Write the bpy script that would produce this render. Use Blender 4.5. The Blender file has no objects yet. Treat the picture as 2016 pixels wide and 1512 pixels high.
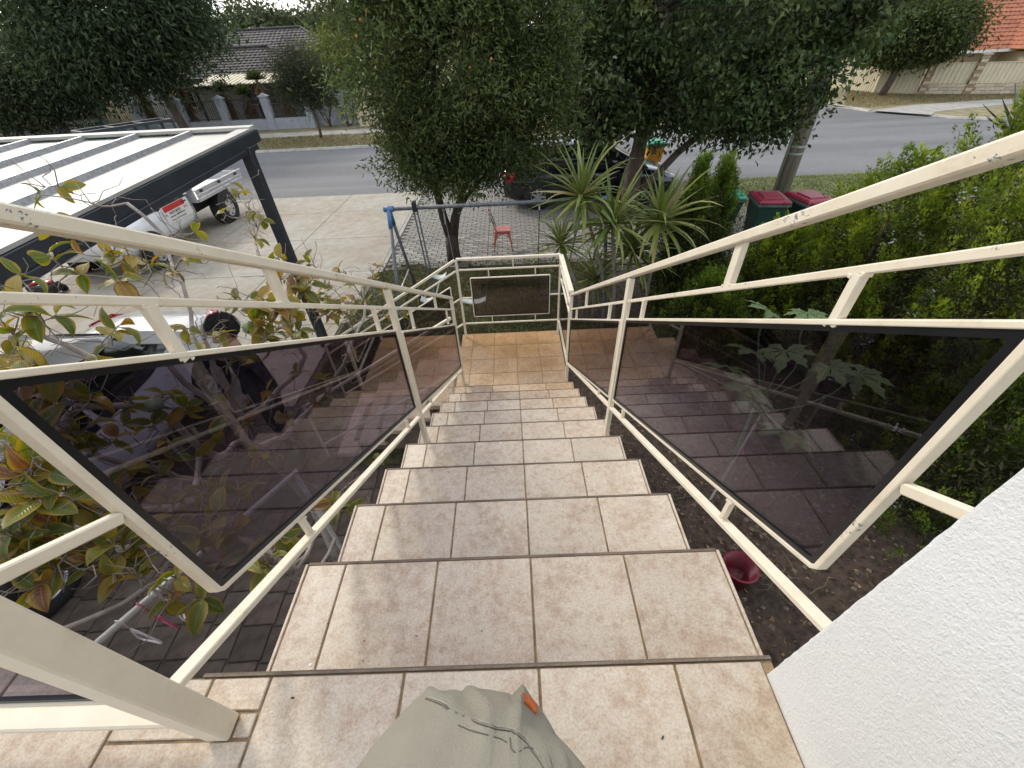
import bpy, bmesh, math, random
import numpy as np
from mathutils import Vector, Matrix
from mathutils.bvhtree import BVHTree

# ------------------------------------------------------------------ camera
CAM = np.array([0.01286, -0.23664, 0.89083]); YAW, PITCH, ROLL, FPX = 0.0171, 0.7057, -0.0524, 800.0
def _axes():
    cy, sy, cp, sp = math.cos(YAW), math.sin(YAW), math.cos(PITCH), math.sin(PITCH)
    f = np.array([-sy*cp, cy*cp, -sp]); r = np.array([cy, sy, 0.0]); u = np.cross(r, f)
    c, s = math.cos(ROLL), math.sin(ROLL)
    return f, r*c + u*s, -r*s + u*c
AF, AR, AU = _axes()
def ray(px, py): return AF + AR*(px-1008)/FPX + AU*(756-py)/FPX
def atz(px, py, z): d = ray(px, py); return CAM + d*(z-CAM[2])/d[2]
def aty(px, py, y): d = ray(px, py); return CAM + d*(y-CAM[1])/d[1]
def atd(px, py, t): return CAM + ray(px, py)*t

S = bpy.context.scene
COL = S.collection
cam_data = bpy.data.cameras.new('camera'); cam = bpy.data.objects.new('camera', cam_data); COL.objects.link(cam)
cam_data.sensor_fit = 'HORIZONTAL'; cam_data.sensor_width = 36.0; cam_data.lens = FPX/2016*36.0
cam_data.clip_start = 0.02; cam_data.clip_end = 2000
cam.matrix_world = Matrix(((AR[0], AU[0], -AF[0], CAM[0]), (AR[1], AU[1], -AF[1], CAM[1]), (AR[2], AU[2], -AF[2], CAM[2]), (0, 0, 0, 1)))
S.camera = cam

# ------------------------------------------------------------------ light
SUN_EL, SUN_AZ = math.radians(36), math.radians(-46)      # azimuth from +Y towards +X
world = bpy.data.worlds.new('World'); S.world = world; world.use_nodes = True
nt = world.node_tree; nt.nodes.clear()
sky = nt.nodes.new('ShaderNodeTexSky'); sky.sky_type = 'NISHITA'; sky.sun_disc = False
sky.sun_elevation = SUN_EL; sky.sun_rotation = SUN_AZ; sky.dust_density = 2.5; sky.air_density = 1.0; sky.ozone_density = 1.0
tc = nt.nodes.new('ShaderNodeTexCoord'); mp = nt.nodes.new('ShaderNodeMapping'); mp.inputs['Scale'].default_value = (1.6, 1.6, 4.0)
nz = nt.nodes.new('ShaderNodeTexNoise'); nz.inputs['Scale'].default_value = 2.2; nz.inputs['Detail'].default_value = 7; nz.inputs['Roughness'].default_value = 0.6
rp = nt.nodes.new('ShaderNodeValToRGB'); rp.color_ramp.elements[0].position = 0.36; rp.color_ramp.elements[0].color = (0.25, 0.25, 0.25, 1)
rp.color_ramp.elements[1].position = 0.58; rp.color_ramp.elements[1].color = (0.92, 0.92, 0.92, 1)
mx = nt.nodes.new('ShaderNodeMixRGB'); mx.inputs[2].default_value = (8.2, 8.4, 8.8, 1)
bg = nt.nodes.new('ShaderNodeBackground'); bg.inputs['Strength'].default_value = 0.15
wo = nt.nodes.new('ShaderNodeOutputWorld')
lk = nt.links.new
lk(tc.outputs['Generated'], mp.inputs['Vector']); lk(mp.outputs[0], nz.inputs['Vector']); lk(nz.outputs['Fac'], rp.inputs[0])
lk(rp.outputs[0], mx.inputs[0]); lk(sky.outputs[0], mx.inputs[1]); lk(mx.outputs[0], bg.inputs['Color']); lk(bg.outputs[0], wo.inputs[0])
sl = bpy.data.lights.new('sun', 'SUN'); sl.energy = 1.5; sl.angle = math.radians(11.0); sl.color = (1.0, 0.93, 0.82)
so = bpy.data.objects.new('sun', sl); COL.objects.link(so)
sdir = Vector((-math.sin(SUN_AZ)*math.cos(SUN_EL), -math.cos(SUN_AZ)*math.cos(SUN_EL), -math.sin(SUN_EL)))
so.rotation_euler = sdir.to_track_quat('-Z', 'Y').to_euler(); so.location = (-6, 6, 12)
S.view_settings.view_transform = 'Standard'; S.view_settings.look = 'None'; S.view_settings.gamma = 1.0
S.view_settings.exposure = 0.42; S.view_settings.use_curve_mapping = False
S.render.engine = 'CYCLES'
cy = S.cycles
cy.use_denoising = True; cy.max_bounces = 7; cy.diffuse_bounces = 3; cy.glossy_bounces = 3; cy.transmission_bounces = 4
cy.transparent_max_bounces = 14; cy.sample_clamp_indirect = 6.0; cy.caustics_reflective = False; cy.caustics_refractive = False

# ------------------------------------------------------------------ materials
MATS = {}
def newmat(name):
    m = bpy.data.materials.new(name); m.use_nodes = True
    t = m.node_tree; b = t.nodes['Principled BSDF']
    MATS[name] = m
    return m, t, b
def N(t, kind, **kw):
    n = t.nodes.new(kind)
    for k, v in kw.items():
        if k in n.inputs: n.inputs[k].default_value = v
        else: setattr(n, k, v)
    return n
def c4(c, k=1.0): return (min(c[0]*k, 1), min(c[1]*k, 1), min(c[2]*k, 1), 1)
def ramp(t, stops):
    r = t.nodes.new('ShaderNodeValToRGB'); e = r.color_ramp.elements
    while len(e) < len(stops): e.new(0.5)
    for i, (p, c) in enumerate(stops): e[i].position = p; e[i].color = c if len(c) == 4 else (*c, 1)
    return r
def coord(t, which='Object', scale=None):
    n = t.nodes.new('ShaderNodeTexCoord'); o = n.outputs[which]
    if scale is not None:
        m = t.nodes.new('ShaderNodeMapping'); m.inputs['Scale'].default_value = scale; t.links.new(o, m.inputs['Vector']); o = m.outputs[0]
    return o
def pmat(name, col, rough=0.6, metal=0.0, ns=6.0, amt=0.18, bump=0.0, bs=40.0, spec=0.5, per_obj=0.0, coat=0.0, detail=6, col2=None, scale=None):
    """painted / mineral surface: two-tone noise, fine relief, optional variation from object to object"""
    m, t, b = newmat(name); L = t.links.new
    v = coord(t, 'Object', scale)
    n = N(t, 'ShaderNodeTexNoise', Scale=ns, Detail=detail, Roughness=0.6); L(v, n.inputs['Vector'])
    ca = c4(col, 1-amt); cb = c4(col2 or col, 1+amt)
    r = ramp(t, [(0.32, ca), (0.68, cb)]); L(n.outputs['Fac'], r.inputs[0]); out = r.outputs[0]
    if per_obj:
        oi = t.nodes.new('ShaderNodeObjectInfo')
        hs = N(t, 'ShaderNodeHueSaturation'); mr = N(t, 'ShaderNodeMapRange'); mr.inputs['To Min'].default_value = 1-per_obj; mr.inputs['To Max'].default_value = 1+per_obj
        L(oi.outputs['Random'], mr.inputs['Value']); L(mr.outputs[0], hs.inputs['Value']); L(out, hs.inputs['Color']); out = hs.outputs[0]
    L(out, b.inputs['Base Color'])
    b.inputs['Roughness'].default_value = rough; b.inputs['Metallic'].default_value = metal
    b.inputs['Specular IOR Level'].default_value = spec; b.inputs['Coat Weight'].default_value = coat
    if bump:
        n2 = N(t, 'ShaderNodeTexNoise', Scale=bs, Detail=5, Roughness=0.65); L(v, n2.inputs['Vector'])
        bp = N(t, 'ShaderNodeBump', Strength=bump, Distance=0.02); L(n2.outputs['Fac'], bp.inputs['Height']); L(bp.outputs[0], b.inputs['Normal'])
    return m
def leafmat(name, trans=0.36, rough=0.5, spec=0.3, var=None):
    """foliage: colour from the mesh attribute 'tint', light comes through the blade"""
    m, t, b = newmat(name); L = t.links.new
    a = N(t, 'ShaderNodeAttribute', attribute_name='tint')
    L(a.outputs['Color'], b.inputs['Base Color']); b.inputs['Roughness'].default_value = rough; b.inputs['Specular IOR Level'].default_value = spec
    tr = t.nodes.new('ShaderNodeBsdfTranslucent'); hs = N(t, 'ShaderNodeHueSaturation', Saturation=1.15, Value=1.25); L(a.outputs['Color'], hs.inputs['Color']); L(hs.outputs[0], tr.inputs['Color'])
    ms = N(t, 'ShaderNodeMixShader', Fac=trans); L(b.outputs[0], ms.inputs[1]); L(tr.outputs[0], ms.inputs[2])
    L(ms.outputs[0], t.nodes['Material Output'].inputs['Surface'])
    return m
M = MATS

# cream enamel over grey primer, chipped
m, t, b = newmat('cream_paint'); L = t.links.new; v = coord(t)
n = N(t, 'ShaderNodeTexNoise', Scale=13, Detail=9, Roughness=0.7); L(v, n.inputs['Vector']); r = ramp(t, [(0.25, (0.56, 0.49, 0.365)), (0.42, (0.69, 0.62, 0.485)), (0.7, (0.76, 0.70, 0.57))]); L(n.outputs['Fac'], r.inputs[0])
n2 = N(t, 'ShaderNodeTexNoise', Scale=95, Detail=4, Roughness=0.7); L(v, n2.inputs['Vector']); n3 = N(t, 'ShaderNodeTexNoise', Scale=7, Detail=2); L(v, n3.inputs['Vector'])
mul = N(t, 'ShaderNodeMath', operation='MULTIPLY'); L(n2.outputs['Fac'], mul.inputs[0]); L(n3.outputs['Fac'], mul.inputs[1])
ch = ramp(t, [(0.428, (0, 0, 0)), (0.436, (1, 1, 1))]); L(mul.outputs[0], ch.inputs[0])
mxc = N(t, 'ShaderNodeMixRGB'); mxc.inputs[2].default_value = (0.16, 0.19, 0.22, 1); L(ch.outputs[0], mxc.inputs[0]); L(r.outputs[0], mxc.inputs[1]); L(mxc.outputs[0], b.inputs['Base Color'])
b.inputs['Roughness'].default_value = 0.48
bp = N(t, 'ShaderNodeBump', Strength=0.25, Distance=0.002, invert=True); L(ch.outputs[0], bp.inputs['Height']); L(bp.outputs[0], b.inputs['Normal'])

# smoky float glass
def schlick(t, f0):
    """angle-dependent reflectance that is the same from both sides of a pane"""
    g = t.nodes.new('ShaderNodeNewGeometry'); d = N(t, 'ShaderNodeVectorMath', operation='DOT_PRODUCT'); t.links.new(g.outputs['Normal'], d.inputs[0]); t.links.new(g.outputs['Incoming'], d.inputs[1])
    a = N(t, 'ShaderNodeMath', operation='ABSOLUTE'); t.links.new(d.outputs['Value'], a.inputs[0]); i = N(t, 'ShaderNodeMath', operation='SUBTRACT'); i.inputs[0].default_value = 1; t.links.new(a.outputs[0], i.inputs[1])
    p = N(t, 'ShaderNodeMath', operation='POWER'); p.inputs[1].default_value = 5; t.links.new(i.outputs[0], p.inputs[0])
    k = N(t, 'ShaderNodeMath', operation='MULTIPLY_ADD', use_clamp=True); k.inputs[1].default_value = 1-f0; k.inputs[2].default_value = f0; t.links.new(p.outputs[0], k.inputs[0]); return k.outputs[0]
def panemat(name, tint, f0):
    m, t, b = newmat(name); t.nodes.remove(b); L = t.links.new
    tr = N(t, 'ShaderNodeBsdfTransparent'); tr.inputs[0].default_value = (*tint, 1)
    gl = N(t, 'ShaderNodeBsdfGlossy', Roughness=0.0); gl.inputs['Color'].default_value = (0.90, 0.87, 0.94, 1)
    ms = t.nodes.new('ShaderNodeMixShader'); L(schlick(t, f0), ms.inputs[0]); L(tr.outputs[0], ms.inputs[1]); L(gl.outputs[0], ms.inputs[2]); L(ms.outputs[0], t.nodes['Material Output'].inputs['Surface'])
panemat('smoked_glass', (0.51, 0.47, 0.535), 0.042); panemat('light_smoked_glass', (0.66, 0.63, 0.64), 0.05); panemat('clear_glass', (0.80, 0.88, 0.85), 0.04)

# stone-look ceramic tile; iron-water stain over the lower landing
m, t, b = newmat('ceramic_tile'); L = t.links.new; g = t.nodes.new('ShaderNodeNewGeometry'); oi = t.nodes.new('ShaderNodeObjectInfo')
off = N(t, 'ShaderNodeVectorMath', operation='SCALE'); off.inputs['Scale'].default_value = 7.0
cx = N(t, 'ShaderNodeCombineXYZ'); L(oi.outputs['Random'], cx.inputs[0]); L(oi.outputs['Random'], cx.inputs[1]); L(cx.outputs[0], off.inputs[0])
ad = N(t, 'ShaderNodeVectorMath', operation='ADD'); L(g.outputs['Position'], ad.inputs[0]); L(off.outputs[0], ad.inputs[1])
n1 = N(t, 'ShaderNodeTexNoise', Scale=7.5, Detail=9, Roughness=0.68); L(ad.outputs[0], n1.inputs['Vector'])
n2 = N(t, 'ShaderNodeTexNoise', Scale=210, Detail=4, Roughness=0.75); L(ad.outputs[0], n2.inputs['Vector'])
nm = N(t, 'ShaderNodeTexNoise', Scale=34, Detail=6, Roughness=0.75); L(ad.outputs[0], nm.inputs['Vector'])
nmx = N(t, 'ShaderNodeMixRGB'); nmx.inputs[0].default_value = 0.58; L(n1.outputs['Fac'], nmx.inputs[1]); L(nm.outputs['Fac'], nmx.inputs[2])
r1 = ramp(t, [(0.33, (0.36, 0.275, 0.20)), (0.44, (0.465, 0.37, 0.28)), (0.52, (0.55, 0.475, 0.38)), (0.60, (0.575, 0.515, 0.425)), (0.70, (0.585, 0.475, 0.32))]); L(nmx.outputs[0], r1.inputs[0])
r2 = ramp(t, [(0.36, (0.80, 0.79, 0.78)), (0.50, (1.0, 1.0, 1.0)), (0.64, (1.12, 1.11, 1.08))]); L(n2.outputs['Fac'], r2.inputs[0])
mu = N(t, 'ShaderNodeMixRGB', blend_type='MULTIPLY'); mu.inputs[0].default_value = 1.0; L(r1.outputs[0], mu.inputs[1]); L(r2.outputs[0], mu.inputs[2])
sp = t.nodes.new('ShaderNodeSeparateXYZ'); L(g.outputs['Position'], sp.inputs[0])
# stain mask: grows towards the outer landing and the right-hand edge of the lower treads
a1 = N(t, 'ShaderNodeMath', operation='MULTIPLY_ADD'); a1.inputs[1].default_value = 0.42; L(sp.outputs[0], a1.inputs[0]); L(sp.outputs[1], a1.inputs[2])
a2 = N(t, 'ShaderNodeMapRange'); a2.inputs['From Min'].default_value = 1.75; a2.inputs['From Max'].default_value = 3.55; L(a1.outputs[0], a2.inputs['Value'])
n3 = N(t, 'ShaderNodeTexNoise', Scale=3.2, Detail=5); L(g.outputs['Position'], n3.inputs['Vector'])
a3 = N(t, 'ShaderNodeMath', operation='MULTIPLY_ADD'); a3.inputs[1].default_value = 0.75; a3.inputs[2].default_value = -0.40; L(n3.outputs['Fac'], a3.inputs[0])
a4 = N(t, 'ShaderNodeMath', operation='ADD', use_clamp=True); L(a2.outputs[0], a4.inputs[0]); L(a3.outputs[0], a4.inputs[1])
a5 = N(t, 'ShaderNodeMath', operation='MULTIPLY'); a5.inputs[1].default_value = 0.86; L(a4.outputs[0], a5.inputs[0])
st = N(t, 'ShaderNodeMixRGB', blend_type='MULTIPLY'); st.inputs[2].default_value = (0.76, 0.50, 0.23, 1); L(a5.outputs[0], st.inputs[0]); L(mu.outputs[0], st.inputs[1])
hs = N(t, 'ShaderNodeHueSaturation'); mr = N(t, 'ShaderNodeMapRange'); mr.inputs['To Min'].default_value = 0.90; mr.inputs['To Max'].default_value = 1.09; L(oi.outputs['Random'], mr.inputs['Value']); L(mr.outputs[0], hs.inputs['Value']); L(st.outputs[0], hs.inputs['Color']); L(hs.outputs[0], b.inputs['Base Color'])
b.inputs['Roughness'].default_value = 0.36; b.inputs['Specular IOR Level'].default_value = 0.45
bp = N(t, 'ShaderNodeBump', Strength=0.12, Distance=0.004); L(n2.outputs['Fac'], bp.inputs['Height']); L(bp.outputs[0], b.inputs['Normal'])

# roughcast render
m, t, b = newmat('roughcast_white'); L = t.links.new; v = coord(t)
n1 = N(t, 'ShaderNodeTexNoise', Scale=300, Detail=4, Roughness=0.6, Distortion=0.2); L(v, n1.inputs['Vector'])
n2 = N(t, 'ShaderNodeTexNoise', Scale=85, Detail=2); L(v, n2.inputs['Vector'])
mm = N(t, 'ShaderNodeMath', operation='MULTIPLY_ADD'); mm.inputs[1].default_value = 0.5; L(n2.outputs['Fac'], mm.inputs[0]); L(n1.outputs['Fac'], mm.inputs[2])
bp = N(t, 'ShaderNodeBump', Strength=0.6, Distance=0.004); L(mm.outputs[0], bp.inputs['Height']); L(bp.outputs[0], b.inputs['Normal'])
nb = N(t, 'ShaderNodeTexNoise', Scale=2.3, Detail=8, Roughness=0.7); L(v, nb.inputs['Vector']); rb_ = ramp(t, [(0.3, (0.68, 0.70, 0.70)), (0.55, (0.77, 0.785, 0.785)), (0.75, (0.73, 0.735, 0.72))]); L(nb.outputs['Fac'], rb_.inputs[0]); L(rb_.outputs[0], b.inputs['Base Color']); b.inputs['Roughness'].default_value = 0.8

# asphalt with chippings
m, t, b = newmat('asphalt'); L = t.links.new; v = coord(t)
n1 = N(t, 'ShaderNodeTexNoise', Scale=60, Detail=3, Roughness=0.8); L(v, n1.inputs['Vector']); n2 = N(t, 'ShaderNodeTexNoise', Scale=0.9, Detail=9, Roughness=0.7); L(v, n2.inputs['Vector'])
r1 = ramp(t, [(0.35, (0.085, 0.088, 0.093)), (0.65, (0.20, 0.203, 0.21))]); L(n1.outputs['Fac'], r1.inputs[0]); r2 = ramp(t, [(0.35, (0.93, 0.93, 0.93)), (0.65, (1.06, 1.05, 1.03))]); L(n2.outputs['Fac'], r2.inputs[0])
mu = N(t, 'ShaderNodeMixRGB', blend_type='MULTIPLY'); mu.inputs[0].default_value = 1; L(r1.outputs[0], mu.inputs[1]); L(r2.outputs[0], mu.inputs[2])
v2 = coord(t, 'Object', (0.05, 0.9, 1)); n3 = N(t, 'ShaderNodeTexNoise', Scale=1.0, Detail=5); L(v2, n3.inputs['Vector']); r3 = ramp(t, [(0.36, (0.80, 0.79, 0.78)), (0.62, (1.10, 1.10, 1.09))]); L(n3.outputs['Fac'], r3.inputs[0])      # tyre lanes along the street
vo = N(t, 'ShaderNodeTexVoronoi', feature='DISTANCE_TO_EDGE', Scale=0.35); nd = N(t, 'ShaderNodeTexNoise', Scale=1.6, Detail=5); L(v, nd.inputs['Vector']); vm = N(t, 'ShaderNodeMixRGB', blend_type='ADD'); vm.inputs[0].default_value = 1.2; L(v, vm.inputs[1]); L(nd.outputs['Color'], vm.inputs[2]); L(vm.outputs[0], vo.inputs['Vector']); r4 = ramp(t, [(0.002, (0.82, 0.82, 0.82)), (0.008, (1, 1, 1))]); L(vo.outputs['Distance'], r4.inputs[0])
for q in (r3, r4):
    m3 = N(t, 'ShaderNodeMixRGB', blend_type='MULTIPLY'); m3.inputs[0].default_value = 1; L(mu.outputs[0], m3.inputs[1]); L(q.outputs[0], m3.inputs[2]); mu = m3
L(mu.outputs[0], b.inputs['Base Color'])
b.inputs['Roughness'].default_value = 0.72; bp = N(t, 'ShaderNodeBump', Strength=0.5, Distance=0.01); L(n1.outputs['Fac'], bp.inputs['Height']); L(bp.outputs[0], b.inputs['Normal'])

pmat('grout', (0.30, 0.215, 0.125), 0.9, ns=30, amt=0.35, bump=0.4, bs=200)
pmat('tread_concrete', (0.17, 0.13, 0.10), 0.9, ns=8, amt=0.3, bump=0.3)
pmat('black_rubber', (0.006, 0.0065, 0.008), 0.35, ns=20, amt=0.3)
pmat('concrete', (0.355, 0.33, 0.28), 0.85, ns=5.0, amt=0.13, bump=0.35, bs=120, per_obj=0.06, detail=9)
t = M['concrete'].node_tree; b = t.nodes['Principled BSDF']; L = t.links.new; src = b.inputs['Base Color'].links[0].from_socket; v = coord(t)      # rust and oil stains on the drive
ns_ = N(t, 'ShaderNodeTexNoise', Scale=0.8, Detail=8, Roughness=0.7); L(v, ns_.inputs['Vector']); rs_ = ramp(t, [(0.42, (1, 1, 1)), (0.60, (0.86, 0.80, 0.72)), (0.72, (0.70, 0.61, 0.52))]); L(ns_.outputs['Fac'], rs_.inputs[0])
mu = N(t, 'ShaderNodeMixRGB', blend_type='MULTIPLY'); mu.inputs[0].default_value = 1; L(src, mu.inputs[1]); L(rs_.outputs[0], mu.inputs[2]); L(mu.outputs[0], b.inputs['Base Color'])
pmat('concrete_grey', (0.33, 0.32, 0.29), 0.85, ns=3, amt=0.2, bump=0.3, bs=90, per_obj=0.06)
pmat('paver_grey', (0.29, 0.275, 0.245), 0.88, ns=14, amt=0.25, bump=0.4, bs=90, per_obj=0.30)
pmat('paver_dark', (0.110, 0.082, 0.066), 0.82, ns=9, amt=0.35, bump=0.4, bs=80, per_obj=0.28)
pmat('joint_sand', (0.085, 0.07, 0.055), 0.95, ns=20, amt=0.3, bump=0.3)
pmat('soil', (0.062, 0.043, 0.031), 0.95, ns=18, amt=0.65, bump=1.0, bs=45, detail=10)
pmat('lawn_soil', (0.115, 0.095, 0.06), 0.95, ns=7, amt=0.6, bump=0.8, bs=60, col2=(0.10, 0.105, 0.045))
pmat('verge_dry', (0.23, 0.185, 0.115), 0.95, ns=2.5, amt=0.35, bump=0.8, bs=30, col2=(0.21, 0.19, 0.10), detail=10)
pmat('verge_green', (0.10, 0.13, 0.04), 0.95, ns=1.5, amt=0.3, bump=0.8, bs=40, col2=(0.135, 0.145, 0.06), detail=10)
pmat('ground', (0.16, 0.145, 0.10), 0.95, ns=0.6, amt=0.3, bump=0.5, bs=8)
pmat('galvanised', (0.42, 0.43, 0.44), 0.42, metal=0.55, ns=30, amt=0.25, bump=0.05)
pmat('charcoal_steel', (0.030, 0.034, 0.042), 0.42, ns=5, amt=0.2)
pmat('roof_white', (0.375, 0.365, 0.325), 0.5, ns=4, amt=0.14, bump=0.05, detail=9)
pmat('car_white', (0.72, 0.74, 0.75), 0.22, ns=3, amt=0.03, coat=0.6)
pmat('car_dark', (0.006, 0.008, 0.016), 0.16, ns=3, amt=0.1, coat=0.6, spec=0.4)
pmat('car_glass', (0.015, 0.018, 0.02), 0.06, ns=3, amt=0.1, spec=0.8)
pmat('tyre', (0.018, 0.018, 0.019), 0.8, ns=40, amt=0.3, bump=0.3)
pmat('alloy', (0.50, 0.51, 0.53), 0.3, metal=0.8, ns=20, amt=0.1)
pmat('aluminium', (0.60, 0.61, 0.62), 0.35, metal=0.75, ns=20, amt=0.12)
pmat('lamp_red', (0.45, 0.012, 0.02), 0.15, ns=30, amt=0.2, coat=0.5)
pmat('lamp_clear', (0.65, 0.67, 0.70), 0.1, ns=30, amt=0.1, coat=0.8)
pmat('plastic_dark', (0.02, 0.02, 0.022), 0.5, ns=20, amt=0.2)
pmat('bin_rim', (0.10, 0.135, 0.12), 0.5, ns=12, amt=0.2)
pmat('plastic_green', (0.012, 0.05, 0.035), 0.5, ns=12, amt=0.2)
pmat('lid_red', (0.25, 0.018, 0.04), 0.42, ns=8, amt=0.15)
pmat('lid_green', (0.04, 0.32, 0.20), 0.42, ns=8, amt=0.15)
pmat('bin_orange', (0.62, 0.26, 0.015), 0.45, ns=6, amt=0.12)
pmat('chair_red', (0.50, 0.13, 0.10), 0.5, ns=14, amt=0.25)
pmat('chair_dark', (0.13, 0.035, 0.032), 0.5, ns=14, amt=0.25)
pmat('swing_blue', (0.075, 0.18, 0.34), 0.45, ns=14, amt=0.15)
pmat('swing_grey', (0.115, 0.13, 0.14), 0.5, ns=25, amt=0.4, detail=9)
pmat('swing_pale', (0.55, 0.62, 0.60), 0.5, ns=25, amt=0.2)
pmat('rope_black', (0.02, 0.02, 0.02), 0.9, ns=60, amt=0.3)
pmat('rope_grey', (0.25, 0.25, 0.24), 0.9, ns=60, amt=0.3)
pmat('bark_dark', (0.060, 0.045, 0.035), 0.92, ns=16, amt=0.45, bump=0.9, bs=30, scale=(1, 1, 0.3))
pmat('bark_brown', (0.105, 0.080, 0.062), 0.92, ns=16, amt=0.45, bump=0.9, bs=30, scale=(1, 1, 0.3))
pmat('bark_pale', (0.36, 0.315, 0.27), 0.8, ns=9, amt=0.42, bump=0.5, bs=40, detail=9)
pmat('bark_twig', (0.26, 0.215, 0.185), 0.85, ns=20, amt=0.4)
pmat('trunk_ringed', (0.24, 0.21, 0.175), 0.85, ns=22, amt=0.35, bump=0.8, bs=14, scale=(0.3, 0.3, 3))
pmat('pole_wood', (0.215, 0.195, 0.165), 0.85, ns=11, amt=0.4, bump=0.5, bs=30, scale=(1, 1, 0.08), detail=9)
pmat('render_grey', (0.36, 0.385, 0.42), 0.8, ns=4, amt=0.12, bump=0.15)
pmat('house_wall_pale', (0.48, 0.49, 0.50), 0.8, ns=4, amt=0.12)
pmat('house_cream', (0.46, 0.38, 0.26), 0.85, ns=8, amt=0.15)
pmat('roof_dark', (0.050, 0.043, 0.045), 0.75, ns=3, amt=0.45, per_obj=0.12, detail=9)
pmat('roof_terracotta', (0.33, 0.115, 0.055), 0.75, ns=3, amt=0.3, per_obj=0.10, detail=9)
pmat('ridge_pink', (0.47, 0.24, 0.16), 0.8, ns=6, amt=0.15)
pmat('fence_cream', (0.62, 0.56, 0.40), 0.5, ns=2, amt=0.08)
pmat('block_cream', (0.50, 0.44, 0.33), 0.85, ns=9, amt=0.2, bump=0.3, per_obj=0.14)
pmat('gutter_white', (0.74, 0.73, 0.70), 0.5, ns=5, amt=0.05)
pmat('bar_black', (0.025, 0.018, 0.018), 0.5, ns=10, amt=0.2)
pmat('fabric_khaki', (0.315, 0.295, 0.240), 0.93, ns=7, amt=0.12, bump=0.5, bs=700, detail=8, spec=0.15)
pmat('fabric_seam', (0.10, 0.094, 0.078), 0.95, ns=60, amt=0.3)
pmat('fabric_edge', (0.33, 0.31, 0.26), 0.93, ns=60, amt=0.2)
pmat('fabric_dark', (0.03, 0.032, 0.04), 0.9, ns=30, amt=0.3)
pmat('tag_orange', (0.50, 0.12, 0.025), 0.8, ns=60, amt=0.15)
pmat('skin', (0.42, 0.25, 0.17), 0.55, ns=12, amt=0.1)
pmat('hair_black', (0.008, 0.007, 0.007), 0.55, ns=40, amt=0.4, bump=0.8, bs=160)
pmat('pink_plastic', (0.42, 0.06, 0.13), 0.4, ns=20, amt=0.15)
pmat('white_plastic', (0.62, 0.58, 0.60), 0.4, ns=20, amt=0.1)
pmat('blue_plastic', (0.03, 0.06, 0.28), 0.4, ns=20, amt=0.15)
pmat('maroon_plastic', (0.16, 0.008, 0.022), 0.4, ns=20, amt=0.15)
pmat('pvc_pipe', (0.42, 0.41, 0.39), 0.5, ns=15, amt=0.2)
pmat('sign_red', (0.55, 0.025, 0.025), 0.5, ns=5, amt=0.05)
pmat('sign_black', (0.02, 0.02, 0.02), 0.5, ns=5, amt=0.05)
pmat('sign_grey', (0.10, 0.10, 0.105), 0.5, ns=5, amt=0.05)
pmat('stone', (0.22, 0.18, 0.135), 0.9, ns=12, amt=0.35, bump=0.5, per_obj=0.3)
pmat('litter', (0.20, 0.13, 0.075), 0.85, ns=30, amt=0.5)
pmat('fruit_orange', (0.55, 0.17, 0.04), 0.5, ns=20, amt=0.2)
pmat('cone_silver', (0.44, 0.49, 0.54), 0.6, ns=60, amt=0.25)
pmat('blinds_grey', (0.30, 0.33, 0.36), 0.4, ns=4, amt=0.2)
leafmat('leaf_green'); leafmat('leaf_waxy', trans=0.22, rough=0.5, spec=0.28); leafmat('leaf_scale', trans=0.30, rough=0.6, spec=0.2); leafmat('grass_blade', trans=0.3, rough=0.6, spec=0.2)

# broad leaf with pale veins, yellowing and browning from the rim, each leaf different
m, t, b = newmat('broad_leaf'); L = t.links.new; oi = t.nodes.new('ShaderNodeObjectInfo')
at = N(t, 'ShaderNodeAttribute', attribute_name='luv'); sp = t.nodes.new('ShaderNodeSeparateXYZ'); L(at.outputs['Vector'], sp.inputs[0])   # x along, y |across|
lr = N(t, 'ShaderNodeAttribute', attribute_name='lrnd'); la = N(t, 'ShaderNodeMath', operation='ADD'); L(lr.outputs['Fac'], la.inputs[0]); L(oi.outputs['Random'], la.inputs[1]); lf = N(t, 'ShaderNodeMath', operation='FRACT'); L(la.outputs[0], lf.inputs[0])
rc = ramp(t, [(0.0, (0.075, 0.115, 0.018)), (0.35, (0.125, 0.165, 0.025)), (0.62, (0.22, 0.22, 0.032)), (0.82, (0.36, 0.255, 0.035)), (0.94, (0.27, 0.11, 0.04)), (1.0, (0.14, 0.04, 0.025))]); L(lf.outputs[0], rc.inputs[0])
ge = t.nodes.new('ShaderNodeNewGeometry')
nz2 = N(t, 'ShaderNodeTexNoise', Scale=28, Detail=4); L(ge.outputs['Position'], nz2.inputs['Vector'])
e1 = N(t, 'ShaderNodeMath', operation='MULTIPLY_ADD'); e1.inputs[1].default_value = 0.55; L(nz2.outputs['Fac'], e1.inputs[0]); L(sp.outputs[1], e1.inputs[2])
e1b = N(t, 'ShaderNodeMath', operation='MULTIPLY_ADD'); e1b.inputs[1].default_value = 0.30; L(lf.outputs[0], e1b.inputs[0]); L(e1.outputs[0], e1b.inputs[2])
ry = ramp(t, [(0.0, (0, 0, 0)), (0.95, (0, 0, 0)), (1.0, (1, 1, 1))]); ry.color_ramp.elements[1].position = 0.82
sc_ = N(t, 'ShaderNodeMath', operation='MULTIPLY'); sc_.inputs[1].default_value = 0.62; L(e1b.outputs[0], sc_.inputs[0])
ry = ramp(t, [(0.55, (0, 0, 0)), (0.78, (1, 1, 1))]); L(sc_.outputs[0], ry.inputs[0])
rb = ramp(t, [(0.84, (0, 0, 0)), (0.93, (1, 1, 1))]); L(sc_.outputs[0], rb.inputs[0])
my = N(t, 'ShaderNodeMixRGB'); my.inputs[2].default_value = (0.36, 0.25, 0.03, 1); L(ry.outputs[0], my.inputs[0]); L(rc.outputs[0], my.inputs[1])
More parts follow.
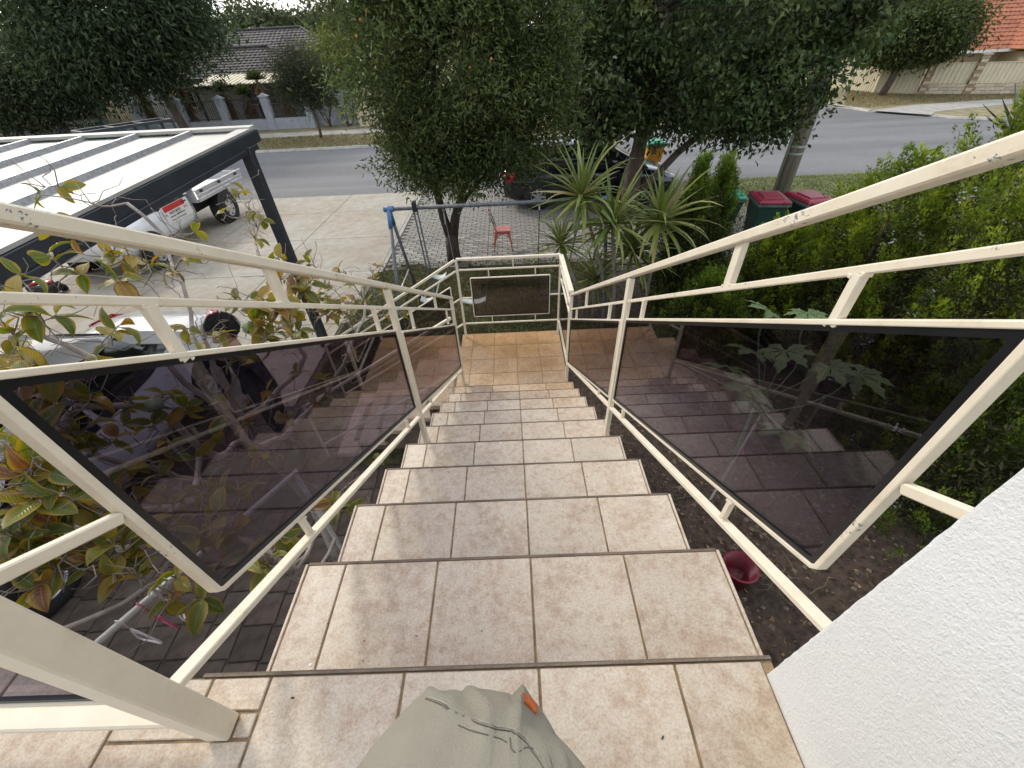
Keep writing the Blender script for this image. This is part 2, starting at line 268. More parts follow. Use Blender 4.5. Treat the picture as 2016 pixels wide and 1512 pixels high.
mb_ = N(t, 'ShaderNodeMixRGB'); mb_.inputs[2].default_value = (0.11, 0.04, 0.022, 1); L(rb.outputs[0], mb_.inputs[0]); L(my.outputs[0], mb_.inputs[1])
# veins: slanted stripes and a midrib
s1 = N(t, 'ShaderNodeMath', operation='MULTIPLY_ADD'); s1.inputs[1].default_value = -0.28; L(sp.outputs[1], s1.inputs[0]); L(sp.outputs[0], s1.inputs[2])
s2 = N(t, 'ShaderNodeMath', operation='MULTIPLY'); s2.inputs[1].default_value = 12.0; L(s1.outputs[0], s2.inputs[0]); s3 = N(t, 'ShaderNodeMath', operation='PINGPONG'); s3.inputs[1].default_value = 0.5; L(s2.outputs[0], s3.inputs[0])
rv = ramp(t, [(0.0, (1, 1, 1)), (0.10, (0, 0, 0))]); L(s3.outputs[0], rv.inputs[0]); rm = ramp(t, [(0.03, (1, 1, 1)), (0.07, (0, 0, 0))]); L(sp.outputs[1], rm.inputs[0])
mxv = N(t, 'ShaderNodeMixRGB', blend_type='ADD'); mxv.inputs[0].default_value = 1; L(rv.outputs[0], mxv.inputs[1]); L(rm.outputs[0], mxv.inputs[2])
vf = N(t, 'ShaderNodeMath', operation='MULTIPLY'); vf.inputs[1].default_value = 0.38; L(mxv.outputs[0], vf.inputs[0])
mv = N(t, 'ShaderNodeMixRGB'); mv.inputs[2].default_value = (0.36, 0.36, 0.16, 1); L(vf.outputs[0], mv.inputs[0]); L(mb_.outputs[0], mv.inputs[1]); L(mv.outputs[0], b.inputs['Base Color'])
b.inputs['Roughness'].default_value = 0.38; bp = N(t, 'ShaderNodeBump', Strength=0.6, Distance=0.004); L(s3.outputs[0], bp.inputs['Height']); L(bp.outputs[0], b.inputs['Normal'])
tl = t.nodes.new('ShaderNodeBsdfTranslucent'); hs = N(t, 'ShaderNodeHueSaturation', Saturation=1.2, Value=1.4); L(mv.outputs[0], hs.inputs['Color']); L(hs.outputs[0], tl.inputs['Color'])
ms = N(t, 'ShaderNodeMixShader', Fac=0.35); L(b.outputs[0], ms.inputs[1]); L(tl.outputs[0], ms.inputs[2]); L(ms.outputs[0], t.nodes['Material Output'].inputs['Surface'])

# sword-shaped leaves, varied leaf to leaf
m, t, b = newmat('sword_leaf'); L = t.links.new; oi = t.nodes.new('ShaderNodeObjectInfo')
rc = ramp(t, [(0.0, (0.10, 0.15, 0.03)), (0.5, (0.185, 0.235, 0.05)), (0.85, (0.31, 0.34, 0.085)), (0.96, (0.45, 0.40, 0.14)), (1.0, (0.38, 0.28, 0.15))]); L(oi.outputs['Random'], rc.inputs[0]); L(rc.outputs[0], b.inputs['Base Color'])
b.inputs['Roughness'].default_value = 0.32; tl = t.nodes.new('ShaderNodeBsdfTranslucent'); L(rc.outputs[0], tl.inputs['Color'])
ms = N(t, 'ShaderNodeMixShader', Fac=0.25); L(b.outputs[0], ms.inputs[1]); L(tl.outputs[0], ms.inputs[2]); L(ms.outputs[0], t.nodes['Material Output'].inputs['Surface'])

# ------------------------------------------------------------------ builders
rng = np.random.default_rng(7); random.seed(7)
def tag(o, label=None, cat=None, group=None, kind=None):
    if label: o['label'] = label
    if cat: o['category'] = cat
    if group: o['group'] = group
    if kind: o['kind'] = kind
    return o
def thing(name, label, cat, loc=(0, 0, 0), rz=0.0, group=None):
    o = bpy.data.objects.new(name, None); COL.objects.link(o); o.location = loc; o.rotation_euler = (0, 0, rz); o.empty_display_size = 0.1
    return tag(o, label, cat, group)
WOFF = {}                     # things whose parts are written in world coordinates
def wthing(name, label, cat, loc=(0, 0, 0), group=None):
    o = thing(name, label, cat, loc, 0.0, group); WOFF[o.name] = tuple(loc); return o
def link(name, me, parent=None, loc=(0, 0, 0), rot=None, scale=None):
    o = bpy.data.objects.new(name, me); COL.objects.link(o)
    if parent is not None:
        o.parent = parent; w = WOFF.get(parent.name)
        if w is not None: WOFF[o.name] = w
    o.location = loc
    if rot is not None: o.rotation_euler = rot
    if scale is not None: o.scale = scale
    return o
def put(name, me, parent, loc, rot=None, scale=None):
    """a piece with shared mesh data at a world position under a world-coordinate thing"""
    w = WOFF.get(parent.name, (0, 0, 0)) if parent is not None else (0, 0, 0)
    return link(name, me, parent, (loc[0]-w[0], loc[1]-w[1], loc[2]-w[2]), rot, scale)
_shared = {}
def boxmesh(name, sx, sy, sz, ch, mat):
    key = (name, round(sx, 4), round(sy, 4), round(sz, 4), mat)
    if key not in _shared: _shared[key] = MB().frame((0, 0, 0), np.eye(3), (sx/2, sy/2, sz/2), ch).mesh(name, mat)
    return _shared[key]
def copy_tree(o, parent=None):
    c = o.copy(); COL.objects.link(c); c.parent = parent
    for ch in list(o.children): copy_tree(ch, c)
    return c
def nrm(v): v = np.asarray(v, float); l = np.linalg.norm(v); return v/l if l > 1e-9 else v
class MB:
    """collects shapes into one mesh"""
    def __init__(s): s.v = []; s.f = []
    def add(s, vs, fs):
        k = len(s.v); s.v += [tuple(map(float, q)) for q in vs]; s.f += [tuple(i+k for i in f) for f in fs]; return s
    def frame(s, c, ax, half, ch=0.0):
        """box with centre c, axes ax (3 unit vectors), half sizes; chamfered when ch > 0"""
        c = np.asarray(c, float); ax = [np.asarray(a, float) for a in ax]; hx, hy, hz = half
        if ch <= 0 or min(half) <= ch*1.05:
            vs = [c+ax[0]*hx*i+ax[1]*hy*j+ax[2]*hz*k for k in (-1, 1) for j in (-1, 1) for i in (-1, 1)]
            fs = [(0, 2, 3, 1), (4, 5, 7, 6), (0, 1, 5, 4), (2, 6, 7, 3), (0, 4, 6, 2), (1, 3, 7, 5)]
            return s.add(vs, fs)
        idx = {}; vs = []
        for i in (-1, 1):
            for j in (-1, 1):
                for k in (-1, 1):
                    for a in range(3):
                        h = [hx-ch, hy-ch, hz-ch]; h[a] += ch
                        idx[(i, j, k, a)] = len(vs); vs.append(c+ax[0]*h[0]*i+ax[1]*h[1]*j+ax[2]*h[2]*k)
        fs = []
        for a in range(3):
            b_, c_ = (a+1) % 3, (a+2) % 3
            for sgn in (-1, 1):
                q = []
                for (p, r) in ((-1, -1), (1, -1), (1, 1), (-1, 1)):
                    key = [0, 0, 0]; key[a] = sgn; key[b_] = p; key[c_] = r; q.append(idx[(*key, a)])
                fs.append(tuple(q if sgn > 0 else q[::-1]))
            for p in (-1, 1):
                for r in (-1, 1):
                    q = []
                    for (sgn, w) in ((-1, b_), (1, b_), (1, c_), (-1, c_)):
                        key = [0, 0, 0]; key[a] = sgn; key[b_] = p; key[c_] = r; q.append(idx[(*key, w)])
                    fs.append(tuple(q if p*r < 0 else q[::-1]))
        for i in (-1, 1):
            for j in (-1, 1):
                for k in (-1, 1):
                    q = [idx[(i, j, k, a)] for a in range(3)]; fs.append(tuple(q if i*j*k > 0 else q[::-1]))
        return s.add(vs, fs)
    def box(s, x0, x1, y0, y1, z0, z1, ch=0.0):
        return s.frame(((x0+x1)/2, (y0+y1)/2, (z0+z1)/2), np.eye(3), (abs(x1-x0)/2, abs(y1-y0)/2, abs(z1-z0)/2), ch)
    def bar(s, a, b, w, h, up=(0, 0, 1), ch=0.0, ext=0.0):
        """bar from a to b, w across, h along 'up'"""
        a = np.asarray(a, float); b = np.asarray(b, float); d = nrm(b-a); a = a-d*ext; b = b+d*ext
        sd = np.cross(d, up); sd = nrm(sd) if np.linalg.norm(sd) > 1e-4 else np.array([1., 0, 0]); u = np.cross(sd, d)
        return s.frame((a+b)/2, (d, sd, u), (np.linalg.norm(b-a)/2, w/2, h/2), ch)
    def tube(s, pts, rad, n=8, cap=True):
        pts = [np.asarray(p, float) for p in pts]; m_ = len(pts)
        if not hasattr(rad, '__len__'): rad = [rad]*m_
        ref = np.array([0.3, 0.2, 0.93]); vs = []
        d0 = nrm(pts[1]-pts[0]); sd = np.cross(d0, ref); sd = nrm(sd) if np.linalg.norm(sd) > 0.05 else nrm(np.cross(d0, (1, 0, 0)))
        for i in range(m_):
            d = nrm(pts[min(i+1, m_-1)]-pts[max(i-1, 0)]); sd = nrm(sd-d*(sd@d)); u = np.cross(d, sd)
            for k in range(n):
                a = 2*math.pi*k/n; vs.append(pts[i]+(sd*math.cos(a)+u*math.sin(a))*rad[i])
        fs = [(i*n+k, i*n+(k+1) % n, (i+1)*n+(k+1) % n, (i+1)*n+k) for i in range(m_-1) for k in range(n)]
        if cap: fs += [tuple(range(n))[::-1], tuple((m_-1)*n+k for k in range(n))]
        return s.add(vs, fs)
    def lathe(s, prof, n=20, c=(0, 0, 0), axis='z', cap=True):
        vs = []
        for (r, z) in prof:
            for k in range(n):
                a = 2*math.pi*k/n; x, y = r*math.cos(a), r*math.sin(a)
                q = (x, y, z) if axis == 'z' else ((x, z, y) if axis == 'y' else (z, x, y))
                vs.append((q[0]+c[0], q[1]+c[1], q[2]+c[2]))
        m_ = len(prof); fs = [(i*n+k, i*n+(k+1) % n, (i+1)*n+(k+1) % n, (i+1)*n+k) for i in range(m_-1) for k in range(n)]
        if axis != 'z': fs = [f[::-1] for f in fs] if axis == 'y' else fs
        if cap: fs += [tuple(range(n))[::-1], tuple((m_-1)*n+k for k in range(n))]
        return s.add(vs, fs)
    def prism(s, poly, d):
        """polygon (list of 3-d points) pushed along vector d"""
        n = len(poly); p = [np.asarray(q, float) for q in poly]; q = [x+np.asarray(d, float) for x in p]
        return s.add(p+q, [tuple(range(n))[::-1], tuple(range(n, 2*n))]+[(i, (i+1) % n, n+(i+1) % n, n+i) for i in range(n)])
    def loft(s, rings, closed=True, cap=True):
        n = len(rings[0]); vs = [q for r in rings for q in r]; e = n if closed else n-1
        fs = [(i*n+k, i*n+(k+1) % n, (i+1)*n+(k+1) % n, (i+1)*n+k) for i in range(len(rings)-1) for k in range(e)]
        if cap and closed: fs += [tuple(range(n))[::-1], tuple((len(rings)-1)*n+k for k in range(n))]
        return s.add(vs, fs)
    def mesh(s, name, mat, smooth=False, off=None):
        v = s.v if off is None else [(a-off[0], b_-off[1], c-off[2]) for a, b_, c in s.v]
        me = bpy.data.meshes.new(name); me.from_pydata(v, [], s.f); me.materials.append(M[mat] if isinstance(mat, str) else mat)
        if smooth: me.polygons.foreach_set('use_smooth', [True]*len(me.polygons))
        bm = bmesh.new(); bm.from_mesh(me); bmesh.ops.recalc_face_normals(bm, faces=bm.faces); bm.to_mesh(me); bm.free(); me.update()
        return me
    def build(s, name, mat, parent=None, smooth=False, bevel=0.0, subsurf=0, auto=False):
        off = WOFF.get(parent.name) if parent is not None else None
        o = link(name, s.mesh(name, mat, smooth or auto, off), parent)
        if bevel: md = o.modifiers.new('bevel', 'BEVEL'); md.width = bevel; md.segments = 2; md.limit_method = 'ANGLE'
        if subsurf: md = o.modifiers.new('subsurf', 'SUBSURF'); md.levels = subsurf; md.render_levels = subsurf
        return o
def raw_mesh(name, v, f, mat, cols=None, smooth=False):
    """big mesh straight from arrays; f is (n,3) or (n,4)"""
    me = bpy.data.meshes.new(name); v = np.asarray(v, np.float32); f = np.asarray(f, np.int32); k = f.shape[1]
    me.vertices.add(len(v)); me.vertices.foreach_set('co', v.ravel())
    me.loops.add(f.size); me.loops.foreach_set('vertex_index', f.ravel())
    me.polygons.add(len(f)); me.polygons.foreach_set('loop_start', np.arange(0, f.size, k, dtype=np.int32))
    if smooth: me.polygons.foreach_set('use_smooth', np.ones(len(f), bool))
    me.update(calc_edges=True)
    if cols is not None:
        a = me.attributes.new('tint', 'FLOAT_COLOR', 'POINT'); c = np.ones((len(v), 4), np.float32); c[:, :3] = cols; a.data.foreach_set('color', c.ravel())
    me.materials.append(M[mat]); return me
def unit(a): return a/np.maximum(np.linalg.norm(a, axis=1, keepdims=True), 1e-9)
def leaves(pos, d, Ln, Wd, cols, fold=0.25):
    """folded rhombic leaves; pos,d (n,3); Ln,Wd (n,); cols (n,3)"""
    n = len(pos); d = unit(d); rnd = rng.normal(size=(n, 3)); s = unit(np.cross(d, rnd)); nn = np.cross(s, d)
    Ln = np.broadcast_to(Ln, n)[:, None]; Wd = np.broadcast_to(Wd, n)[:, None]
    mid = pos+d*Ln*0.48
    v = np.stack([pos, mid+s*Wd*0.5+nn*Wd*fold, pos+d*Ln-nn*Ln*0.08, mid-s*Wd*0.5+nn*Wd*fold], 1).reshape(-1, 3)
    b_ = np.arange(n)[:, None]*4
    f = np.concatenate([b_+np.array([[0, 1, 2]]), b_+np.array([[0, 2, 3]])], 1).reshape(-1, 3)
    return v, f, np.repeat(cols, 4, 0)
def crown_points(ells, nclump, bias=0.45):
    w = np.array([e[3]*e[4]*e[5] for e in ells])**0.75; w = w/w.sum(); out = []; nor = []
    ids = rng.choice(len(ells), nclump, p=w)
    ph = rng.random(6)*6.28; fr = 2.6/np.mean([e[3] for e in ells])
    for i in ids:
        e = ells[i]
        for _ in range(12):
            u = nrm(rng.normal(size=3)); r = bias+(1-bias)*rng.random()**0.5; r *= 1+0.13*rng.normal(); p = (e[0]+u[0]*r*e[3], e[1]+u[1]*r*e[4], e[2]+u[2]*r*e[5])
            g = math.sin(p[0]*fr*1.7+ph[0]+math.sin(p[2]*fr*1.3+ph[3]))+math.sin(p[1]*fr*1.5+ph[1])+math.sin(p[2]*fr*2.3+ph[2]+math.sin(p[0]*fr+ph[4]))
            if g > -1.15: break
        out.append(p); nor.append(u)
    return np.array(out), np.array(nor)
def foliage(ells, nclump, per, crad, ll, lw, base_cols, droop=0.3, out=0.7, bias=0.45, jit=0.18, squash=0.75):
    c, nr = crown_points(ells, nclump, bias); base_cols = np.array(base_cols)
    pc = base_cols[rng.integers(len(base_cols), size=nclump)]*(1+jit*rng.normal(size=(nclump, 1)))
    pos = np.repeat(c, per, 0)+rng.normal(size=(nclump*per, 3))*crad*np.repeat(.55+.8*rng.random((nclump, 1)), per, 0)*np.array([1, 1, squash])
    d = np.repeat(nr, per, 0)*out+rng.normal(size=(nclump*per, 3))*0.8+np.array([0, 0, -droop])
    k = nclump*per; Ln = ll*(0.7+0.6*rng.random(k)); Wd = lw*(0.75+0.5*rng.random(k))
    cc = np.clip(np.repeat(pc, per, 0)*(1+0.22*rng.normal(size=(k, 1))), 0.004, 0.9)
    return leaves(pos, d, Ln, Wd, cc)+(c,)
def bend(a, b, k=5, sag=0.1, seed=None):
    a = np.asarray(a, float); b = np.asarray(b, float); ln = np.linalg.norm(b-a); o = rng.normal(size=3)*sag*ln; o2 = rng.normal(size=3)*sag*0.5*ln
    return [a+(b-a)*t_+o*math.sin(math.pi*t_)+o2*math.sin(2*math.pi*t_) for t_ in np.linspace(0, 1, k)]
G = -2.8                      # garden and street level
D, R_, ZL = 0.29734, 0.17722, -1.7722      # going, rise, landing height
# ------------------------------------------------------------------ ground, road, paving
def sheet(name, poly, z, mat, kind='structure'):
    o = MB().add([(x, y, z) for x, y in poly], [tuple(range(len(poly)))]).build(name, mat); return tag(o, kind=kind)
sheet('ground', [(-500, -120), (500, -120), (500, 700), (-500, 700)], G-0.03, 'ground')
sheet('road', [(-80, 13.9), (80, 13.4), (80, 21.2), (23.5, 20.75), (21.6, 20.95), (20.5, 22.4), (19.6, 24.2), (18.8, 24.8), (18.4, 27), (18.2, 90), (9.6, 90), (9.4, 26), (8.2, 23), (6.2, 21.75), (-80, 21.7)], G-0.012, 'asphalt')
VZ = G+0.07
sheet('verge', [(-90, 21.85), (6.0, 21.9), (8.05, 23.15), (9.2, 26.1), (9.4, 90), (9.4, 300), (-300, 300), (-90, 60)], VZ, 'verge_dry')
sheet('verge', [(18.45, 27), (18.95, 24.9), (19.7, 24.35), (20.6, 22.55), (21.7, 21.1), (23.5, 20.9), (90, 21.35), (300, 300), (18.4, 300)], VZ, 'verge_dry')
sheet('verge', [(3.2, 9.0), (80, 9.0), (80, 13.35), (3.2, 13.72)], G+0.012, 'verge_green')
sheet('footpath', [(-90, 25.4), (-5, 25.4), (-5, 26.9), (-90, 26.9)], VZ+0.004, 'concrete_grey')
sheet('footpath', [(18.9, 24.55), (20.3, 22.55), (21.2, 23.4), (26.2, 24.6), (60, 22.9), (60, 25.2), (26, 26.1), (21.5, 25.6)], VZ+0.006, 'concrete_grey')
tag(MB().add([(18.78, 24.78, G-.009), (19.58, 24.18, G-.009), (20.48, 22.38, G-.009), (20.66, 22.58, VZ+.008), (19.76, 24.42, VZ+.008), (18.98, 24.97, VZ+.008)], [(0, 1, 4, 5), (1, 2, 3, 4)]).build('crossover', 'concrete_grey'), kind='structure')
sheet('garden_bed', [(0.45, -1), (7.0, -1), (7.0, 7.6), (2.0, 7.7), (1.0, 6.8), (0.45, 4.3)], G+0.002, 'soil')
sheet('lawn', [(-2.6, 4.4), (0.45, 4.3), (1.0, 6.8), (2.0, 7.7), (2.0, 8.0), (-2.6, 8.3), (-3.0, 7.6)], G+0.004, 'lawn_soil')
sheet('garden_bed', [(-3.0, 2.75), (-0.6, 2.75), (0.45, 2.75), (0.45, 4.3), (-2.6, 4.4), (-3.0, 5.2)], G+0.001, 'lawn_soil')

kerb = tag(MB().box(-0.01, 0.01, -0.01, 0.01, G-0.2, G-0.19).build('kerb', 'concrete_grey'), kind='structure')
def kerb_run(pts, step=1.6):
    for a, b in zip(pts[:-1], pts[1:]):
        a = np.array(a, float); b = np.array(b, float); n = max(1, int(round(np.linalg.norm(b-a)/step))); d = (b-a)/n
        for i in range(n):
            p = a+d*i; q = p+d*(1-0.02/np.linalg.norm(d)*1.0); sd = nrm((-d[1], d[0]))
            prof = [(0, -0.06), (0.0, 0.01), (0.06, 0.075), (0.22, 0.085), (0.22, -0.06)]
            mb = MB().loft([[(c[0]+sd[0]*u, c[1]+sd[1]*u, G+w) for u, w in prof] for c in (p, q)]); mb.build('kerb_stone', 'concrete_grey', kerb)
kerb_run([(-34, 21.68), (6.0, 21.72), (8.1, 23.0)], 2.0)
kerb_run([(18.35, 28.5), (18.6, 26.3), (18.85, 24.75)], 1.4); kerb_run([(20.45, 22.55), (20.7, 21.75), (21.7, 20.98), (23.5, 20.76), (33, 20.9)], 1.5)

drive = sheet('driveway', [(-14.4, 0.2), (-2.78, 0.2), (-2.78, 13.85), (-14.4, 13.9)], G+0.002, 'joint_sand')
xs = [-14.4, -12.1, -9.8, -7.5, -5.2, -2.84]; ys = [0.2, 1.7, 3.8, 5.9, 8.0, 10.0, 12.1, 13.86]
for i in range(5):
    for j in range(7):
        x0, x1, y0, y1 = xs[i], xs[i+1], ys[j], ys[j+1]
        k0, k1 = 0.02*(y0-8), 0.02*(y1-8)
        if i == 4: k0r = k1r = 0
        e = 0.008
        kr = (0 if i == 4 else 1); kl = (0 if i == 0 else 1)
        poly = [(x0+e+kl*k0, y0+e), (x1-e+kr*k0, y0+e), (x1-e+kr*k1, y1-e), (x0+e+kl*k1, y1-e)]
        if i == 4 and j < 2: continue
        if i == 4 and j < 3: poly = [(x0+e+kl*k0, y0+e), (-3.02, y0+e), (-3.02, y1-e), (x0+e+kl*k1, y1-e)]
        MB().prism([(x, y, G-0.02) for x, y in poly], (0, 0, 0.034)).build('slab', 'concrete', drive)
for i in range(6): MB().bar((-2.79, 7.9+i, G), (-2.79, 8.885+i, G), 0.09, 0.05, ch=0.008).build('edging', 'concrete_grey', drive)

paved = sheet('paved_area', [(-2.74, 7.95), (6.2, 7.7), (6.2, 13.8), (-2.74, 13.8)], G+0.006, 'joint_sand')
pm_ = boxmesh('paver', 0.212, 0.099, 0.05, 0.006, 'paver_grey'); rest = MB(); npv = 0
for j in range(50):
    y = 8.05+0.1145*j; off = (j % 2)*0.115
    for i in range(39):
        x = -2.61+off+0.23*i
        if y < 8.18-0.03*x and y > 8.1+0.05*x and random.random() < 0.25: continue
        zz = G+0.012-0.018+random.uniform(-0.003, 0.003)
        if npv < 300 and x < 1.75:
            o = put('paver', pm_, paved, (x, y, zz), (random.uniform(-.012, .012), random.uniform(-.012, .012), random.uniform(-.012, .012))); npv += 1
        else: rest.frame((x, y, zz), np.eye(3), (0.106, 0.0495, 0.025), 0)
tag(rest.build('paver_field', 'paver_grey', paved), kind='stuff')

court = sheet('courtyard', [(-5.2, -2.5), (0.44, -2.5), (0.44, 2.74), (-3.0, 2.74), (-3.0, 3.8), (-5.2, 3.8)], G+0.003, 'joint_sand')
dm = boxmesh('paver', 0.254, 0.254, 0.05, 0.007, 'paver_dark')
npd = 0; dr_ = MB()
for i in range(20):
    for j in range(16):
        x = -4.9+0.265*i; y = -.36+0.265*j+0.02*math.sin(i)
        if x < 0.35 and y < (2.62 if x > -3.0 else 3.65) and (x < -4.2 or y > 2.7 or (x > -.5 and y > .3) or npd >= 298): dr_.frame((x, y, G-.008), np.eye(3), (.127, .127, .025), 0)
        elif x < 0.35 and y < 2.62: npd += 1; put('paver', dm, court, (x, y, G-0.008+random.uniform(-.004, .004)), (random.uniform(-.01, .01), random.uniform(-.01, .01), 0.05+random.uniform(-.012, .012)))

tag(dr_.build('paver_field', 'paver_dark', court), kind='stuff')
# ------------------------------------------------------------------ upper floor
floor = tag(MB().box(-3.2, 0.46, -3.0, -0.004, -0.20, -0.0042).build('upper_floor', 'grout'), kind='structure')
TH = 0.009
def tile(parent, x0, x1, y0, y1, z, gap=0.0026):
    me = boxmesh('tile', (x1-x0)-2*gap, (y1-y0)-2*gap, TH, 0.0016, 'ceramic_tile')
    return put('tile', me, parent, ((x0+x1)/2, (y0+y1)/2, z-TH/2), (0, 0, random.uniform(-.002, .002)))
for x0, x1 in zip([-.4688, -.2188, .0312, .2812], [-.2188, .0312, .2812, .4412]):
    for k in range(7): tile(floor, x0, x1, -0.004-0.25*(k+1)+0.0, -0.004-0.25*k, 0.0)
tile(floor, -.5775, -.4688, -.057, -.004, 0); tile(floor, -.5025, -.4688, -.0945, -.057, 0); tile(floor, -.72, -.5775, -.057, -.004, 0)
tile(floor, -.72, -.5025, -.0945, -.057, 0); tile(floor, -.72, -.4688, -.3445, -.0945, 0)
for k in range(1, 6): tile(floor, -.72, -.4688, -.3445-.25*k, -.3445-.25*(k-1), 0)
for i in range(9):
    x1 = -.72-.25*i; tile(floor, x1-.25, x1, -.057, -.004, 0)
    for k in range(6): tile(floor, x1-.25, x1, -.057-.25*(k+1), -.057-.25*k, 0)
MB().box(-0.60, 0.46, -0.0035, 0.0035, -0.16, -0.0015).build('edge_trim', 'tread_concrete', floor)
MB().box(-0.60, 0.46, -0.0030, 0.0005, -0.0015, 0.0006).build('metal_strip', 'stone', floor)

# ------------------------------------------------------------------ staircase
XL, XR = -0.5822, 0.5354
stair = wthing('staircase', 'beige tiled outdoor stairs descending between cream railings to a rust-stained landing', 'stairs', (0, 1.5, G))
cols = [XL+.009, -.4708, -.2208, .0292, .2792, XR-.009]
for k in range(1, 10):
    y, z = k*D, -k*R_
    tr = MB().box(XL+.002, XR-.002, y-.330, y-.001, z-.052, z-.0042).build('tread', 'grout', stair)
    for a, b in zip(cols[:-1], cols[1:]): tile(tr, a, b, y-.318, y-.003, z)
    MB().box(XL-.001, XL+.0065, y-.325, y, z-.050, z-.001, 0.0015).build('edge_tile', 'ceramic_tile', tr)
    MB().box(XR-.0065, XR+.001, y-.325, y, z-.050, z-.001, 0.0015).build('edge_tile', 'ceramic_tile', tr)
    MB().box(XL+.007, XR-.007, y-.003, y+.004, z-.050, z-.002).build('nosing', 'tread_concrete', tr)
for x in (-.40, .36): MB().bar((x, -.02, -.26), (x, 9.1*D, -9.1*R_-.25), .06, .16, ch=.004).build('stringer', 'tread_concrete', stair)
land = MB().box(-.609, .519, 2.45, 3.826, ZL-.13, ZL-.0042).build('landing', 'grout', stair)
lx = [-.609, -.4778, -.2278, .0222, .2722, .519]; ly = [2.45, 2.5775, 2.8275, 3.0775, 3.3275, 3.5775, 3.826]
for a, b in zip(lx[:-1], lx[1:]):
    for c, d in zip(ly[:-1], ly[1:]): tile(land, a, b, c, d, ZL)
MB().box(-.61, .52, 3.826, 3.835, ZL-.13, ZL-.001).build('edge_tile', 'ceramic_tile', land)
MB().box(.519, .528, 2.45, 3.835, ZL-.13, ZL-.001).build('edge_tile', 'ceramic_tile', land)
for x, y in ((-.35, 2.75), (.30, 2.75), (-.35, 3.55), (.30, 3.55)): MB().box(x-.06, x+.06, y-.06, y+.06, G-.05, ZL-.131).build('support_pier', 'tread_concrete', stair)
N2, R2 = 6, (ZL-G)/6.0
for j in range(1, N2):
    x1, x0, z = -.609-.29*(j-1), -.609-.29*j, ZL-R2*j
    tr = MB().box(x0, x1+.03, 2.80, 3.826, z-.05, z-.0075).build('tread', 'grout', stair)
    for a, b in zip([2.80, 3.0775, 3.3275, 3.5775], [3.0775, 3.3275, 3.5775, 3.826]): tile(tr, x0, x1-.006, a, b, z)
    MB().box(x0-.006, x0, 2.795, 3.83, z-.05, z-.001).build('edge_tile', 'ceramic_tile', tr)
    for yy in (2.795, 3.826): MB().box(x0, x1, yy, yy+.006, z-.05, z-.001).build('edge_tile', 'ceramic_tile', tr)
for j in range(1, N2+1):
    x = -.609-.29*(j-1)
    MB().box(x-.011, x-.003, 2.80, 3.826, ZL-R2*j-.004, ZL-R2*(j-1)-.055).build('riser', 'ceramic_tile', stair)
MB().prism([(-.62, 2.99, ZL-.14), (-.62, 2.99, G-.03), (-2.30, 2.99, G-.03)], (0, .62, 0)).build('base', 'tread_concrete', stair)

# ------------------------------------------------------------------ railings
SL = R_/D
PAN = 'smoked_glass'
def pane_frame(parent, o, ux, uz, w, h, skew=0.0, bar=0.0105, depth=0.018, corner=0.010):
    """welded frame with gasket and smoked pane: origin o, ux along, uz up, skew drop per metre"""
    o = np.asarray(o, float); ux = np.asarray(ux, float); uz = np.asarray(uz, float); nn = nrm(np.cross(ux, uz))
    P = lambda s, t_: o+ux*s+uz*(t_-skew*s)
    def ring(i):     # inset ring with cut corners
        c = corner if i == 0 else 0.004
        q = [(i+c, i), (w-i-c, i), (w-i, i+c), (w-i, h-i-c), (w-i-c, h-i), (i+c, h-i), (i, h-i-c), (i, i+c)]
        return [P(*a) for a in q]
    def band(i0, i1, dep, name, mat, par):
        A, B = ring(i0), ring(i1); n = 8; vs = []
        for r_ in (A, B):
            for sgn in (-1, 1): vs += [q+nn*sgn*dep/2 for q in r_]
        fs = []
        for k in range(n):
            l = (k+1) % n
            fs += [(k, l, n+l, n+k), (2*n+k, 3*n+k, 3*n+l, 2*n+l), (k, 2*n+k, 2*n+l, l), (n+k, n+l, 3*n+l, 3*n+k)]
        return MB().add(vs, fs).build(name, mat, par)
    fr_ = band(0.0, bar, depth, 'panel_frame', 'cream_paint', parent)
    md = fr_.modifiers.new('bevel', 'BEVEL'); md.width = 0.0025; md.segments = 2; md.limit_method = 'ANGLE'; md.angle_limit = math.radians(50)
    band(bar+0.0004, bar+0.0115, depth*0.62, 'gasket', 'black_rubber', fr_)
    g_ = ring(bar+0.010); MB().prism([q-nn*0.0025 for q in g_], nn*0.005).build('glass_pane', 'light_smoked_glass' if bar == .011 else PAN, fr_)
    return P, nn
CP = 'cream_paint'
